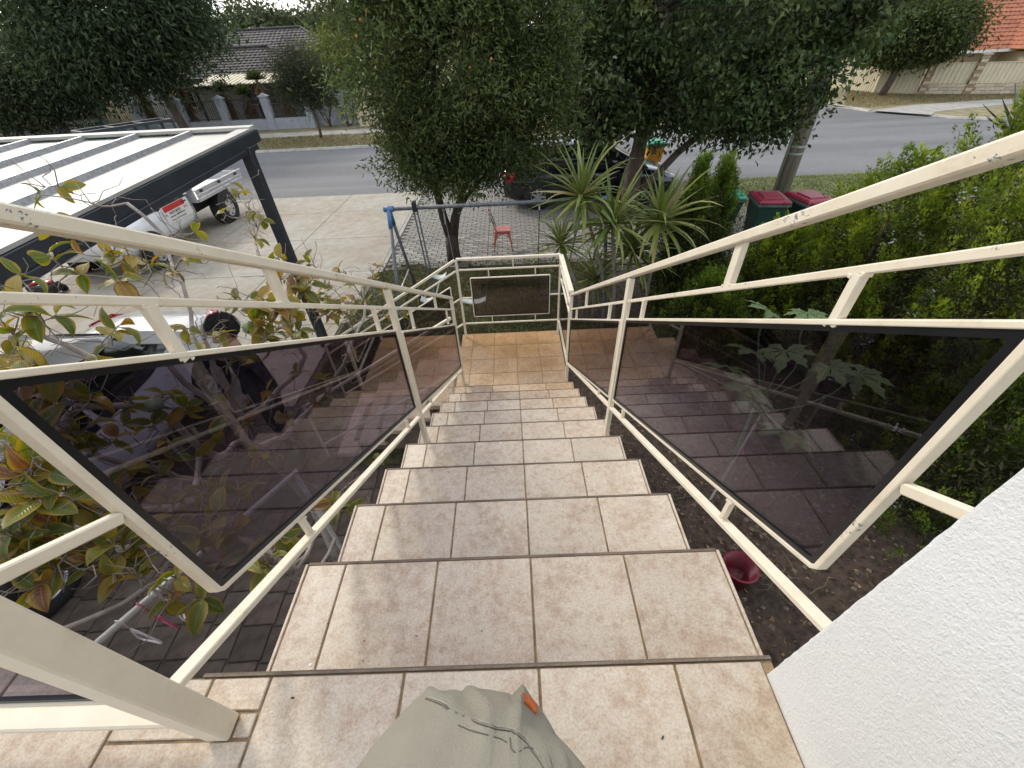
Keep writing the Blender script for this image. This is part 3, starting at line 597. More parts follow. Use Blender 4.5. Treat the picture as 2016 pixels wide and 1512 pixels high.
def stair_rail(X, label, top, mid, fup, flo, low):
    t_ = wthing('stair_railing', label, 'railing', (X, 1.4, -0.9), group='railings along the stair flight')
    Z = lambda c, y: c[0]-c[1]*y
    ytop = -0.02 if X > 0 else -0.075
    y2 = 2.91
    MB().bar((X, ytop, Z(top, ytop)), (X, y2+.02, Z(top, y2+.02)), .032, .021, ch=.003).build('handrail', CP, t_)
    MB().bar((X, ytop, Z(mid, ytop)), (X, y2, Z(mid, y2)), .0135, .0135, ch=.002).build('rail', CP, t_)
    yl0 = -0.02 if X > 0 else -0.09
    MB().bar((X, yl0, Z(low, yl0)), (X, y2, Z(low, y2)), .025, .014, ch=.002).build('rail', CP, t_)
    ym = 1.352
    MB().box(X-.011, X+.011, ym-.023, ym+.023, -5*R_+.001, Z(top, ym)-.008, .003).build('post', CP, t_)
    MB().box(X-.012, X+.012, y2-.022, y2+.022, ZL+.001, Z(top, y2)-.008, .003).build('post', CP, t_)
    sk = (flo[1]+fup[1])/2
    ya = 0.072; wa = ym-.036-ya; h = Z(fup, .7)-Z(flo, .7)+.012
    pane_frame(t_, (X, ya, Z(flo, ya)), (0, 1, 0), (0, 0, 1), wa, h, sk)
    yb = ym+.036; wb = y2-.034-yb
    pane_frame(t_, (X, yb, Z(flo, yb)), (0, 1, 0), (0, 0, 1), wb, h, sk)
    def sp(y, a, b, w=.030):
        mb = MB().box(X-.007, X+.007, y-w*.36, y+w*.36, Z(a, y)+.004, Z(b, y)-.004, .002)
        for c, sg in ((a, 1), (b, -1)):       # weld fillets
            for e in (-1, 1):
                q = np.array((X, y+e*w*.36, Z(c, y+e*w*.36)+sg*.0075)); mb.frame(q+rng.normal(size=3)*.0006, np.eye(3), (.0078, .0026+random.uniform(0, .0014), .0036), .0012)
        mb.build('spacer', CP, t_)
    for y in (.62, 2.25): sp(y, mid, top, .040)
    for y in (.30, 1.14, 1.62, 2.60): sp(y, fup, mid, .026)
    for y in (.31, 1.14, 1.62, 2.62): sp(y, low, flo, .022)
    for y in (ym-.033, ym+.033): MB().box(X-.007, X+.007, y-.012, y+.012, Z(flo, y)+.225, Z(flo, y)+.245, .002).build('bracket', CP, t_)
    yq = y2-.028; MB().box(X-.007, X+.007, yq-.010, yq+.012, Z(flo, yq)+.225, Z(flo, yq)+.241, .002).build('bracket', CP, t_)
    zb = .423; ye = -.024 if X > 0 else -.085
    MB().bar((X, ya-.001, zb), (X, ye, zb+.63*(ya-ye)), .013, .017, ch=.002).build('bracket', CP, t_)
    return t_
stair_rail(0.512, 'chipped cream steel stair railing with smoked panels, ending at the white roughcast wall', (.912, .592), (.800, .602), (.703, .602), (.224, .610), (.126, .578))
stair_rail(-0.526, 'cream steel stair railing with smoked panels, beside the yellowing broad-leaved tree', (.895, .580), (.795, .584), (.687, .595), (.218, .612), (.131, .588))

# landing rail (outer end and right-hand side)
t_ = wthing('landing_railing', 'cream railing with one smoked panel across the outer end of the landing', 'railing', (0, 3.77, ZL))
for x in (-.565, .512): MB().box(x-.012, x+.012, 3.757, 3.783, ZL+.001, -.828, .003).build('post', CP, t_)
MB().bar((-.565, 3.77, -.818), (.512, 3.77, -.818), .030, .024, ch=.003).build('handrail', CP, t_)
for z, w in ((-.935, .016), (-1.585, .016)): MB().bar((-.565, 3.77, z), (.512, 3.77, z), w, .016, ch=.002).build('rail', CP, t_)
pane_frame(t_, (-.445, 3.77, -1.50), (1, 0, 0), (0, 0, 1), .855, .475, 0, .011, .018)
for x in (.02,): MB().box(x-.006, x+.006, 3.764, 3.776, -.928, -.829, .001).build('spacer', CP, t_)
for x in (-.24, .25):
    MB().box(x-.006, x+.006, 3.764, 3.776, -1.026, -.942, .001).build('spacer', CP, t_); MB().box(x-.006, x+.006, 3.764, 3.776, -1.578, -1.499, .001).build('spacer', CP, t_)
MB().bar((-.565, 3.77, -1.26), (-.445, 3.77, -1.26), .014, .014).build('bracket', CP, t_); MB().bar((.410, 3.77, -1.26), (.512, 3.77, -1.26), .014, .014).build('bracket', CP, t_)
t_ = wthing('landing_railing', 'short rust-streaked cream railing on the landing side toward the sword-leaved plants', 'railing', (.512, 3.35, ZL))
MB().bar((.512, 2.94, -.80), (.512, 3.755, -.818), .044, .026, ch=.003).build('handrail', CP, t_)
for z in (-.93, -1.585): MB().bar((.512, 2.934, z), (.512, 3.756, z), .018, .018, ch=.002).build('rail', 'block_cream' if z < -1.2 else CP, t_)
pane_frame(t_, (.512, 2.99, -1.50), (0, 1, 0), (0, 0, 1), .68, .475, 0, .011, .018)
for y in (3.12, 3.5): MB().box(.506, .518, y-.008, y+.008, -1.026, -.940, .001).build('spacer', CP, t_)
# railings of the lower flight, which turns left
S2 = R2/.29
for yy, lab, x0 in ((3.77, 'far cream railing of the lower flight, running down past the swing set', -.565), (2.91, 'near cream railing of the lower flight, running down below the broad-leaved tree', -.54)):
    t_ = wthing('stair_railing', lab, 'railing', (x0-.8, yy, G), group='railings of the lower flight')
    zt = -.818 if yy > 3 else -.98
    X2 = -2.25
    f2 = lambda z, x: z+S2*(x-x0)
    MB().bar((x0-.016, yy, f2(zt, x0-.016)), (X2, yy, f2(zt, X2)), .030, .024, ch=.003).build('handrail', CP, t_)
    for dz in ((-.117, -.765) if yy > 3 else (-.60,)): MB().bar((x0-.016, yy, f2(zt+dz, x0-.016)), (X2, yy, f2(zt+dz, X2)), .018, .018, ch=.002).build('rail', CP, t_)
    MB().box(X2-.012, X2+.012, yy-.012, yy+.012, G+.003, f2(zt, X2), .003).build('post', CP, t_)
    if yy > 3:
        pane_frame(t_, (-.66, yy, f2(-1.50, -.66)), (-1, 0, 0), (0, 0, 1), 1.45, .44, S2, .011, .018)
        for x in (-.95, -1.55): MB().box(x-.006, x+.006, yy-.006, yy+.006, f2(-1.05, x), f2(-.940, x), .001).build('spacer', CP, t_)
        MB().bar((x0-.014, yy, -1.27), (-.66, yy, -1.32), .014, .014).build('bracket', CP, t_)
# corner post and the railing along the upper floor
t_ = wthing('floor_railing', 'cream railing with corner post along the edge of the upper floor', 'railing', (-.52, -.09, 0))
pc = (atz(462, 1404, .002)+atz(435, 1459, .002))/2
MB().box(pc[0]-.028, pc[0]+.012, pc[1]-.019, pc[1]+.019, .0015, 1.02, .003).build('post', CP, t_)
px_, py_ = pc[0]-.028, pc[1]+.004
MB().bar((px_, py_, .074), (-2.9, py_, .074), .032, .016, ch=.003).build('rail', CP, t_)
MB().bar((px_, py_, 1.0), (-2.9, py_, 1.0), .044, .030, ch=.004).build('handrail', CP, t_); MB().bar((px_, py_, .87), (-2.9, py_, .87), .020, .020, ch=.003).build('rail', CP, t_)
pane_frame(t_, (px_-.030, py_+.004, .17), (-1, 0, 0), (0, 0, 1), 1.15, .62, 0)
MB().bar((px_-.03, py_, .45), (px_+.002, py_, .45), .016, .022).build('bracket', CP, t_)

# ------------------------------------------------------------------ house wall at the top right
hw = wthing('house_wall', 'white roughcast house wall rising beside the top of the stairs', 'wall', (1.5, -1.3, G))
rw = np.random.default_rng(5); rings = []
for z in np.arange(G-.05, 2.6, .012):       # hand-floated corner: uneven and slightly rounded
    j = lambda k: float(rw.normal())*k; rings.append([(.4417, -3.0, z), (.4417, -.030+j(.0002), z), (.4420+j(.0003), -.0272+j(.0003), z), (.4434+j(.0004), -.0255+j(.0004), z), (.4465+j(.0002), -.0244, z), (2.6, -.0244, z), (2.6, -3.0, z)])
MB().loft(rings).build('render_coat', 'roughcast_white', hw)
# ------------------------------------------------------------------ carport
cp = wthing('carport', 'carport with white ribbed sheet roof on charcoal steel beams and posts', 'carport', (-6.5, 3.9, G))
RZ = lambda y: .0+.15*(y-2.05)/3.55
x_e, x_w, y_n, y_f = -3.10, -13.2, 0.4, 5.62
ribs = [-3.30]+[-3.80-.66*i for i in range(15)]
def roofq(x0, x1, y0, y1, dz, th): return MB().prism([(x0, y0, RZ(y0)+dz), (x1, y0, RZ(y0)+dz), (x1, y1, RZ(y1)+dz), (x0, y1, RZ(y1)+dz)], (0, 0, th))
for a, b in zip([x_e+.02]+ribs[1:], ribs[1:]+[x_w]): roofq(a, b+.004, y_n, y_f-.10, -.012, .010).build('roof_sheet', 'roof_white', cp)
for x in ribs[1:]: MB().prism([(x-.028, y_n, RZ(y_n)-.002), (x+.028, y_n, RZ(y_n)-.002), (x+.018, y_n, RZ(y_n)+.045), (x-.018, y_n, RZ(y_n)+.045)], (0, y_f-.09-y_n, RZ(y_f-.09)-RZ(y_n))).build('roof_rib', 'galvanised', cp)
roofq(x_e+.03, x_w, y_f-.10, y_f+.03, .022, .030).build('fascia_cap', 'roof_white', cp)
roofq(x_e-.11, x_e+.035, y_n, y_f+.03, .012, .026).build('fascia_cap', 'roof_white', cp)
for y in (y_n+.06, y_f-.06): MB().box(x_w, x_e-.06, y-.05, y+.05, RZ(y)-.235, RZ(y)-.014).build('beam', 'charcoal_steel', cp)
MB().bar((x_e, y_n, RZ(y_n)-.055), (x_e, y_f+.02, RZ(y_f)-.055), .11, .125, ch=.004).build('beam', 'charcoal_steel', cp)
MB().bar((x_e+.045, y_n, RZ(y_n)-.148), (x_e+.045, y_f-.15, RZ(y_f)-.148), .06, .055, ch=.004).build('beam', 'charcoal_steel', cp)
for x, y in ((x_e+.04, 5.24), (x_e+.04, .7), (-9.0, 5.5), (-13, 5.5), (-13, .7)): MB().box(x-.065, x+.065, y-.05, y+.05, G+.01, RZ(y)-.10, .006).build('post', 'charcoal_steel', cp)

# ------------------------------------------------------------------ broad-leaved tree beside the stairs
root = np.array([-1.72, 1.62, G])
gt = wthing('broadleaf_tree', 'sparse tree with pale twigs and large yellow-green leaves browning at the rims', 'tree', tuple(root))
def broadleaf(seed, L=1.0):
    r = np.random.default_rng(seed); nu, nv = 9, 5; curl = r.uniform(.05, .5); cup = r.uniform(.12, .35); tw = r.uniform(-.35, .35); V = []; UV = []
    for i in range(nu):
        u = i/(nu-1); hw = .265*L*math.sin(math.pi*min(1, u**.85))**.75*(1-.12*u)+.004
        a = curl*u*u; cx, cz = L*(u-.35*a*u), -L*a*u
        for j in range(nv):
            v_ = (j/(nv-1))*2-1; yy = v_*hw; zz = cz+abs(v_)*hw*cup*1.4+.010*math.sin(u*30)*abs(v_)
            th = tw*u; V.append((cx, yy*math.cos(th)-0*zz, zz+yy*math.sin(th))); UV.append((u, abs(v_), 0))
    F = [(i*nv+j, (i+1)*nv+j, (i+1)*nv+j+1, i*nv+j+1) for i in range(nu-1) for j in range(nv-1)]
    me = bpy.data.meshes.new('leaf'); me.from_pydata(V, [], F); me.polygons.foreach_set('use_smooth', [True]*len(F))
    a = me.attributes.new('luv', 'FLOAT_VECTOR', 'POINT'); a.data.foreach_set('vector', np.array(UV, np.float32).ravel()); me.materials.append(M['broad_leaf']); me.update(); return me
BL = [broadleaf(s) for s in range(6)]
tips = [  # image position, distance along the view axis, number of leaves, leaf length
 (125, 368, 2.3, 3, .11), (72, 382, 2.2, 3, .12), (105, 440, 1.9, 2, .12), (140, 470, 2.0, 3, .12), (35, 540, 1.7, 3, .13), (95, 500, 1.8, 4, .13), (150, 540, 1.9, 4, .13), (215, 500, 2.0, 5, .12), (245, 505, 2.0, 5, .13),
 (230, 555, 1.9, 5, .13), (60, 610, 1.6, 4, .13), (110, 620, 1.6, 4, .14), (235, 640, 1.8, 6, .13), (190, 700, 1.8, 4, .11), (40, 690, 1.6, 5, .13), (60, 730, 1.5, 5, .14), (345, 540, 2.3, 3, .10), (365, 500, 2.3, 3, .10),
 (470, 378, 2.9, 3, .10), (490, 415, 2.9, 4, .10), (480, 372, 3.0, 3, .09), (520, 432, 2.9, 4, .10), (510, 470, 2.8, 4, .10), (385, 455, 2.5, 2, .11), (440, 415, 2.7, 2, .09), (555, 505, 2.7, 4, .10), (600, 512, 2.8, 5, .10), (610, 545, 2.6, 6, .12),
 (540, 550, 2.4, 5, .12), (520, 590, 2.2, 6, .13), (500, 640, 2.2, 6, .13), (550, 640, 2.2, 6, .12), (470, 700, 2.1, 5, .12), (590, 650, 2.5, 6, .10), (640, 560, 2.8, 5, .10), (660, 530, 3.0, 5, .09), (690, 555, 3.1, 5, .08), (745, 520, 3.4, 4, .07),
 (735, 545, 3.3, 4, .07), (725, 590, 3.2, 5, .07), (690, 620, 2.9, 5, .08), (640, 620, 2.7, 5, .09), (770, 620, 3.3, 5, .06), (800, 615, 3.3, 4, .07), (360, 650, 2.1, 4, .10), (400, 690, 2.0, 3, .10), (440, 655, 2.2, 3, .10),
 (180, 775, 1.7, 5, .12), (265, 800, 1.9, 5, .13), (300, 830, 1.9, 4, .12), (170, 850, 1.6, 4, .11), (340, 900, 1.9, 4, .10), (370, 800, 2.0, 5, .11), (420, 860, 2.0, 5, .12), (480, 830, 2.2, 5, .11), (410, 960, 1.75, 6, .13), (420, 1010, 1.6, 5, .13),
 (360, 980, 1.7, 5, .12), (470, 960, 1.8, 5, .11), (560, 820, 2.4, 4, .11), (620, 790, 2.6, 5, .11), (640, 740, 2.7, 5, .10), (700, 700, 2.9, 4, .09), (330, 870, 1.9, 4, .10),
 (20, 880, 1.4, 4, .13), (60, 900, 1.4, 5, .13), (100, 930, 1.4, 5, .14), (40, 1000, 1.35, 5, .13), (130, 960, 1.45, 4, .12), (210, 1060, 1.45, 4, .12), (90, 1080, 1.4, 5, .12), (170, 1110, 1.4, 4, .10), (270, 1130, 1.45, 3, .11), (345, 1130, 1.4, 3, .11),
 (60, 830, 1.5, 5, .13), (20, 780, 1.55, 5, .13), (130, 880, 1.55, 5, .12), (30, 940, 1.35, 5, .14), (75, 985, 1.35, 5, .14), (60, 1060, 1.35, 5, .13), (150, 990, 1.5, 5, .12), (140, 1080, 1.4, 5, .12), (60, 1160, 1.3, 5, .12), (240, 1090, 1.5, 4, .11), (190, 960, 1.6, 5, .12), (15, 1050, 1.3, 5, .13), (230, 1010, 1.6, 4, .11), (290, 1060, 1.5, 5, .12), (60, 720, 1.55, 5, .13), (90, 780, 1.6, 5, .12), (120, 1020, 1.45, 4, .12), (25, 1110, 1.3, 4, .12), (110, 1120, 1.4, 4, .11), (210, 1130, 1.4, 4, .10), (180, 1060, 1.5, 4, .11), (95, 860, 1.5, 4, .12),
 (90, 800, 1.8, 4, .11), (130, 840, 1.8, 5, .11), (230, 860, 1.9, 5, .11), (250, 930, 1.8, 5, .11), (290, 960, 1.7, 5, .12), (330, 1030, 1.55, 5, .12), (380, 1060, 1.5, 5, .12), (450, 1040, 1.6, 5, .12), (500, 900, 2.1, 5, .10), (540, 900, 2.2, 4, .10), (440, 780, 2.2, 5, .10), (520, 770, 2.4, 5, .10), (320, 770, 2.0, 5, .11), (580, 730, 2.6, 5, .10),
 (540, 520, 2.6, 5, .11), (575, 545, 2.5, 6, .12), (600, 575, 2.5, 6, .12), (505, 610, 2.2, 6, .13), (575, 620, 2.4, 6, .12), (640, 590, 2.7, 6, .10), (660, 610, 2.8, 6, .09), (540, 610, 2.3, 6, .13), (700, 590, 3.0, 5, .08), (760, 570, 3.3, 5, .07), (290, 520, 2.1, 4, .11), (460, 590, 2.2, 5, .11), (560, 590, 2.3, 6, .12), (530, 670, 2.2, 5, .12), (620, 590, 2.6, 5, .10), (670, 590, 2.9, 5, .08), (15, 640, 1.6, 4, .13),
 (400, 1180, 1.4, 4, .12), (490, 1090, 1.45, 4, .13), (520, 1110, 1.5, 3, .12), (560, 1060, 1.6, 4, .10), (650, 990, 1.85, 5, .10), (690, 1000, 1.9, 4, .09), (740, 905, 2.3, 4, .07), (330, 1190, 1.45, 3, .10)]
tw = MB(); pale = MB(); nodes = [root+(0, 0, .02), root+(.03, .02, .45), root+(.05, .03, .85)]
pale.tube(nodes, [.055, .048, .042], 8)
rad = [.05, .046, .04]
# main limbs through places where the photograph shows thick pale wood
limbs = [[(510, 880, 2.62), (455, 790, 2.45), (420, 720, 2.3), (395, 640, 2.25)], [(470, 830, 2.5), (330, 715, 2.15), (170, 700, 1.95), (60, 650, 1.8), (30, 560, 1.8)], [(520, 800, 2.6), (600, 700, 2.6), (560, 640, 2.5), (545, 560, 2.6), (500, 470, 2.8)],
 [(430, 900, 2.3), (300, 800, 2.0), (150, 800, 1.75), (60, 880, 1.5), (30, 960, 1.4)], [(380, 980, 1.95), (260, 1075, 1.6), (150, 1110, 1.45), (20, 1140, 1.4)], [(560, 860, 2.6), (640, 780, 2.8), (690, 680, 3.0), (720, 590, 3.2)], [(430, 980, 1.9), (520, 1080, 1.62), (585, 1120, 1.6), (640, 1010, 1.9)],
 [(400, 700, 2.25), (360, 560, 2.25), (330, 470, 2.4), (250, 400, 2.3)],
 [(300, 1000, 1.85), (180, 1000, 1.6), (90, 1040, 1.45), (10, 1020, 1.4)], [(330, 930, 2.0), (200, 900, 1.75), (110, 830, 1.7), (40, 800, 1.6), (15, 720, 1.6)], [(420, 1060, 1.75), (330, 1110, 1.55), (240, 1190, 1.4), (120, 1240, 1.3)], [(250, 1080, 1.6), (170, 1060, 1.5), (60, 1100, 1.35)], [(560, 1130, 1.7), (610, 1150, 1.7), (660, 1060, 1.9)], [(200, 880, 1.8), (120, 950, 1.55), (50, 1010, 1.4)]]
for lm in limbs:
    pts = [np.array(atd(*q)) for q in lm]; k = int(np.argmin([np.linalg.norm(np.array(n_)-pts[0]) for n_ in nodes])); st = np.array(nodes[k])
    ctrl = [st]+pts; fine = []
    for a, b in zip(ctrl[:-1], ctrl[1:]): fine += bend(a, b, 4, .05)[:-1]
    fine.append(ctrl[-1]); r0 = min(rad[k]*.85, .034); rr = list(np.linspace(r0, .009, len(fine))); pale.tube(fine, rr, 7)
    nodes += fine[2:]; rad += rr[2:]
nleaf = 0; LV, LF, LU, LR = [], [], [], []
BLv = [(np.array([v.co for v in me.vertices]), [tuple(p.vertices) for p in me.polygons], np.array([d.vector for d in me.attributes['luv'].data])) for me in BL]
def leaf_at(joined, P, ax, mt, L_, wf):
    i = random.randrange(len(BL))
    if not joined: put('leaf', BL[i], gt, tuple(P), mt, (L_, L_*wf, L_)); return
    v, f, u = BLv[i]; k = sum(len(q) for q in LV); w = v*np.array((L_, L_*wf, L_)); LV.append(np.array(P)-root+w[:, :1]*ax[0]+w[:, 1:2]*ax[1]+w[:, 2:]*ax[2]); LF.extend([tuple(a+k for a in q) for q in f]); LU.append(u); LR.append(np.full(len(v), random.random()))
tips.sort(key=lambda q: q[2]); order = sorted(range(len(tips)), key=lambda i: np.linalg.norm(atd(*tips[i][:3])-root))
for i in order:
    px, py, dd, nl, ll = tips[i]; P = np.array(atd(px, py, dd)); dist = [np.linalg.norm(np.array(n_)-P)+.35*max(0, n_[2]-P[2]) for n_ in nodes]; k = int(np.argmin(dist))
    pts = bend(nodes[k], P, 6, .09); r0 = min(rad[k]*.7, .009); rr = list(np.linspace(r0, .0028, 6)); (tw if r0 < .007 else pale).tube(pts, rr, 5); nodes += pts[2:]; rad += rr[2:]
    for q in range(random.choice((3, 4, 5))):           # bare side twigs
        a = pts[random.randint(1, 4)]; e = a+nrm(rng.normal(size=3)+np.array([0, 0, .5]))*random.uniform(.06, .22); tw.tube(bend(a, e, 4, .12), [.003, .0026, .002, .0014], 4); 
        if random.random() < .6: e2 = e+nrm(rng.normal(size=3))*random.uniform(.03, .09); tw.tube([e, e2], [.0018, .0012], 4)
    axis = nrm(P-pts[-2]); a0 = random.uniform(0, 6.28)
    for q in range(nl):
        far = nleaf >= 298
        side = nrm(np.cross(axis, (.3, .1, 1))); up = np.cross(side, axis); an = a0+q*2.4; dirv = nrm(axis*random.uniform(.15, .7)+(side*math.cos(an)+up*math.sin(an))*.9+np.array([0, 0, -.25]))
        zz = nrm(np.array([0, 0, 1.])+rng.normal(size=3)*.45); yv = nrm(np.cross(zz, dirv)); zv = np.cross(dirv, yv); L_ = ll*random.uniform(.72, 1.12)
        mt = Matrix((( dirv[0], yv[0], zv[0]), (dirv[1], yv[1], zv[1]), (dirv[2], yv[2], zv[2]))).to_euler()
        leaf_at(far, P-axis*.012*q, (dirv, yv, zv), mt, L_, random.uniform(.8, 1.15)); nleaf += 1
tag(pale.build('branches', 'bark_pale', gt, smooth=True), kind='stuff'); tag(tw.build('twigs', 'bark_twig', gt, smooth=True), kind='stuff')
me = bpy.data.meshes.new('small_leaves'); me.from_pydata(np.concatenate(LV).tolist(), [], LF); me.polygons.foreach_set('use_smooth', [True]*len(LF)); a = me.attributes.new('luv', 'FLOAT_VECTOR', 'POINT'); a.data.foreach_set('vector', np.concatenate(LU).astype(np.float32).ravel())
a = me.attributes.new('lrnd', 'FLOAT', 'POINT'); a.data.foreach_set('value', np.concatenate(LR).astype(np.float32)); me.materials.append(M['broad_leaf']); me.update(); tag(link('leaves', me, gt), kind='stuff')
gf = MB().lathe([(.001, 0), (.028, .012), (.036, .034), (.030, .056), (.012, .068), (.001, .07)], 14).mesh('fruit', 'lid_green', True); gf.materials.clear(); gf.materials.append(M['plastic_green']); 
pmat('fruit_green', (0.16, 0.24, 0.13), .5, ns=30, amt=.3); gf.materials.clear(); gf.materials.append(M['fruit_green'])
for q in ((490, 632, 2.2), (302, 783, 1.85)): put('fruit', gf, gt, tuple(atd(*q)), (2.8, .2, 0))

# ------------------------------------------------------------------ tree generator
def tree(name, label, base, trunk, ells, nclump, per, crad, ll, lw, cols, bark, mat='leaf_green', droop=.3, out=.7, bias=.45, limbs=26, group=None, trad=.12, jit=.18, limb_r=.035, limb_from=None):
    t_ = wthing(name, label, 'tree', tuple(base), group)
    v, f, c, cl = foliage(ells, nclump, per, crad, ll, lw, cols, droop, out, bias, jit)
    v = v-np.array(base); o = link('crown', raw_mesh('crown', v, f, mat, c), t_); WOFF[o.name] = tuple(base); tag(o, kind='stuff')
    mb = MB(); ends = []
    for pts, r0, r1 in trunk:
        mb.tube(pts, list(np.linspace(r0, r1, len(pts))), 10); ends.append(np.array(pts[-1])); ends.append(np.array(pts[-2]))
    mb.build('trunk', bark, t_, smooth=True)
    lb = MB(); idx = rng.choice(len(cl), min(limbs, len(cl)), replace=False)
    for i in idx:
        e = ends[int(np.argmin([np.linalg.norm(a-cl[i]) for a in ends]))]; lb.tube(bend(e, cl[i], 6, .08), list(np.linspace(limb_r, .006, 6)), 5)
    if limbs: tag(lb.build('limbs', bark, t_, smooth=True), kind='stuff')
    return t_
GR1 = [(.076, .108, .036), (.096, .130, .042), (.058, .084, .028), (.130, .160, .050)]
b0 = np.array([-1.25, 8.3, G])
tree('small_leaved_tree', 'bushy olive-green tree with small narrow leaves and a forked dark trunk behind the swing', b0,
     [([b0, b0+(.0, 0, .35), b0+(.02, 0, .62)], .15, .13), ([b0+(-.02, 0, .55), b0+(-.10, 0, .95), b0+(-.16, 0, 1.45), b0+(-.1, .1, 2.2), b0+(.1, .2, 3.6)], .10, .04),
      ([b0+(.04, 0, .55), b0+(.14, 0, .95), b0+(.32, 0, 1.35), b0+(.55, .05, 1.9), b0+(.8, .1, 3.2)], .11, .04), ([b0+(.17, .02, 1.0), b0+(.42, .08, 1.32), b0+(.72, .15, 1.62), b0+(1.3, .2, 2.2)], .055, .025)],
     [(-.85, 8.35, .85, 1.80, 1.6, 1.9), (.05, 8.2, -.36, .90, .9, .66), (-1.30, 8.25, -.55, .95, 1.0, .72), (-.75, 8.0, -.80, .7, .8, .45), (-1.0, 8.4, 2.4, 1.55, 1.6, 1.3), (.35, 8.3, .5, .8, .9, .9)],
     1900, 60, .16, .098, .028, GR1, 'bark_dark', droop=.15, out=.55, bias=.40, limbs=60, trad=.12, jit=.22)
fr_t = bpy.data.objects['small_leaved_tree']; fm = MB().lathe([(.001, -.035), (.03, -.02), (.036, 0), (.03, .02), (.001, .035)], 10).mesh('fruit', 'fruit_orange', True)
for q in ((722, 21, 7.0), (710, 39, 7.0), (702, 71, 7.0), (925, 133, 6.9), (967, 116, 6.9)): put('fruit', fm, fr_t, tuple(aty(q[0], q[1], q[2])), None, (.55, .55, .62))
b0 = np.array([3.12, 10.75, G])
tree('round_leaved_tree', 'wide dark tree with rounded leathery leaves and a single stout trunk by the dark car', b0,
     [([b0, b0+(-.03, 0, .5), b0+(-.02, 0, 1.0), b0+(.03, 0, 1.6), b0+(.1, 0, 2.6), b0+(.2, .1, 4)], .26, .10), ([b0+(.12, -.05, .55), b0+(.5, -.1, .95), b0+(.95, -.1, 1.45), b0+(1.7, 0, 2.0), b0+(2.8, .1, 2.7)], .10, .06)],
     [(4.2, 10.9, 1.35, 3.1, 2.3, 2.1), (2.0, 10.5, .25, .95, 1.2, 1.35), (6.1, 10.7, .25, 1.15, 1.2, 1.05), (3.9, 10.4, -.1, 2.2, 1.5, .8), (5.9, 10.6, -.80, .55, .7, .38), (2.0, 10.3, -.55, .60, .8, .45), (5.3, 10.6, -.75, .9, .9, .40), (7.0, 10.8, 1.2, .9, 1.1, 1.0)],
     1250, 44, .20, .125, .066, [(.052, .086, .030), (.072, .108, .036), (.040, .066, .022), (.110, .142, .046)], 'bark_brown', 'leaf_waxy', droop=.35, out=.6, bias=.5, limbs=70, trad=.2, jit=.25)
DG = [(.052, .082, .036), (.068, .100, .042), (.042, .064, .028)]
def simple_tree(name, label, x, y, zc, rx, rz, cols, n=420, per=34, ll=.30, lw=.10, th=None, group=None, lean=(0, 0), bark='bark_brown', tr=.16, extra=(), droop=.5):
    b_ = np.array([x, y, VZ]); top = np.array([x+lean[0], y+lean[1], zc])
    e = [(top[0], top[1], zc, rx, rx*.85, rz)]+[(top[0]+a, top[1]+c, zc+d, r1, r1, r2) for a, c, d, r1, r2 in extra]
    mid = b_+(top-b_)*.45
    return tree(name, label, b_, [([b_, b_+(mid-b_)*.5+(.05, 0, 0), mid], tr, tr*.75), ([mid, mid+(-.25*rx, 0, .25*(zc-VZ)), top+(-.45*rx, 0, .1*rz)], tr*.6, tr*.25), ([mid, mid+(.2*rx, .1, .25*(zc-VZ)), top+(.4*rx, .1, .2*rz)], tr*.55, tr*.2)],
                e, n, per, .34*min(rx, rz)**.5, ll, lw, cols, bark, droop=droop, out=.5, limbs=16, group=group, limb_r=tr*.22)
simple_tree('street_tree', 'large dense dark street tree in front of the pillared fence', -17.9, 26.6, 2.5, 4.3, 2.9, DG, 1100, 50, .28, .095, lean=(-.8, 0), tr=.24, extra=((-3.2, 0, -1.7, 1.8, 1.3),))
simple_tree('street_tree', 'low leaning twin-stemmed street tree at the end of the pillared fence', -24.6, 27.0, -.1, 3.3, 1.7, DG+[(.05, .062, .028)], 650, 44, .24, .075, lean=(-1.2, .3), tr=.15, extra=((-2, 0, 0, 1.6, 1.3),))
simple_tree('street_tree', 'olive street tree beside the cream boundary wall', -30.5, 28.4, .5, 3.2, 2.3, [(.05, .062, .028), (.04, .05, .022)], 600, 40, .25, .08, tr=.15, lean=(-.5, .2))
simple_tree('street_tree', 'slender young street tree with wispy grey-green leaves on the dry verge', -9.75, 24.6, -.15, 1.25, 1.15, [(.045, .055, .026), (.035, .045, .022), (.06, .066, .03)], 330, 50, .16, .03, lean=(.05, 0), tr=.075, extra=((.3, 0, -.5, .9, .6), (-.5, 0, -.3, .8, .7)), droop=.1)
simple_tree('street_tree', 'clipped box-shaped tree before the cream metal fence on the corner', 23.1, 29.9, .25, 2.5, 1.25, [(.06, .085, .022), (.045, .065, .02), (.085, .11, .028)], 1000, 46, .22, .09, lean=(.5, 0), tr=.22, extra=((-1.0, 0, -.1, 1.7, 1.1), (1.2, 0, 0, 1.6, 1.15)))
YG = [(.13, .15, .03), (.10, .13, .03), (.17, .18, .04)]
simple_tree('shrub_tree', 'yellow-green feathery shrub tree showing above the grey boundary wall', -9.4, 30.6, -.1, 1.9, 1.5, YG, 380, 40, .24, .05, tr=.1)
bgc = [(.075, .095, .045), (.060, .078, .038), (.092, .112, .054)]
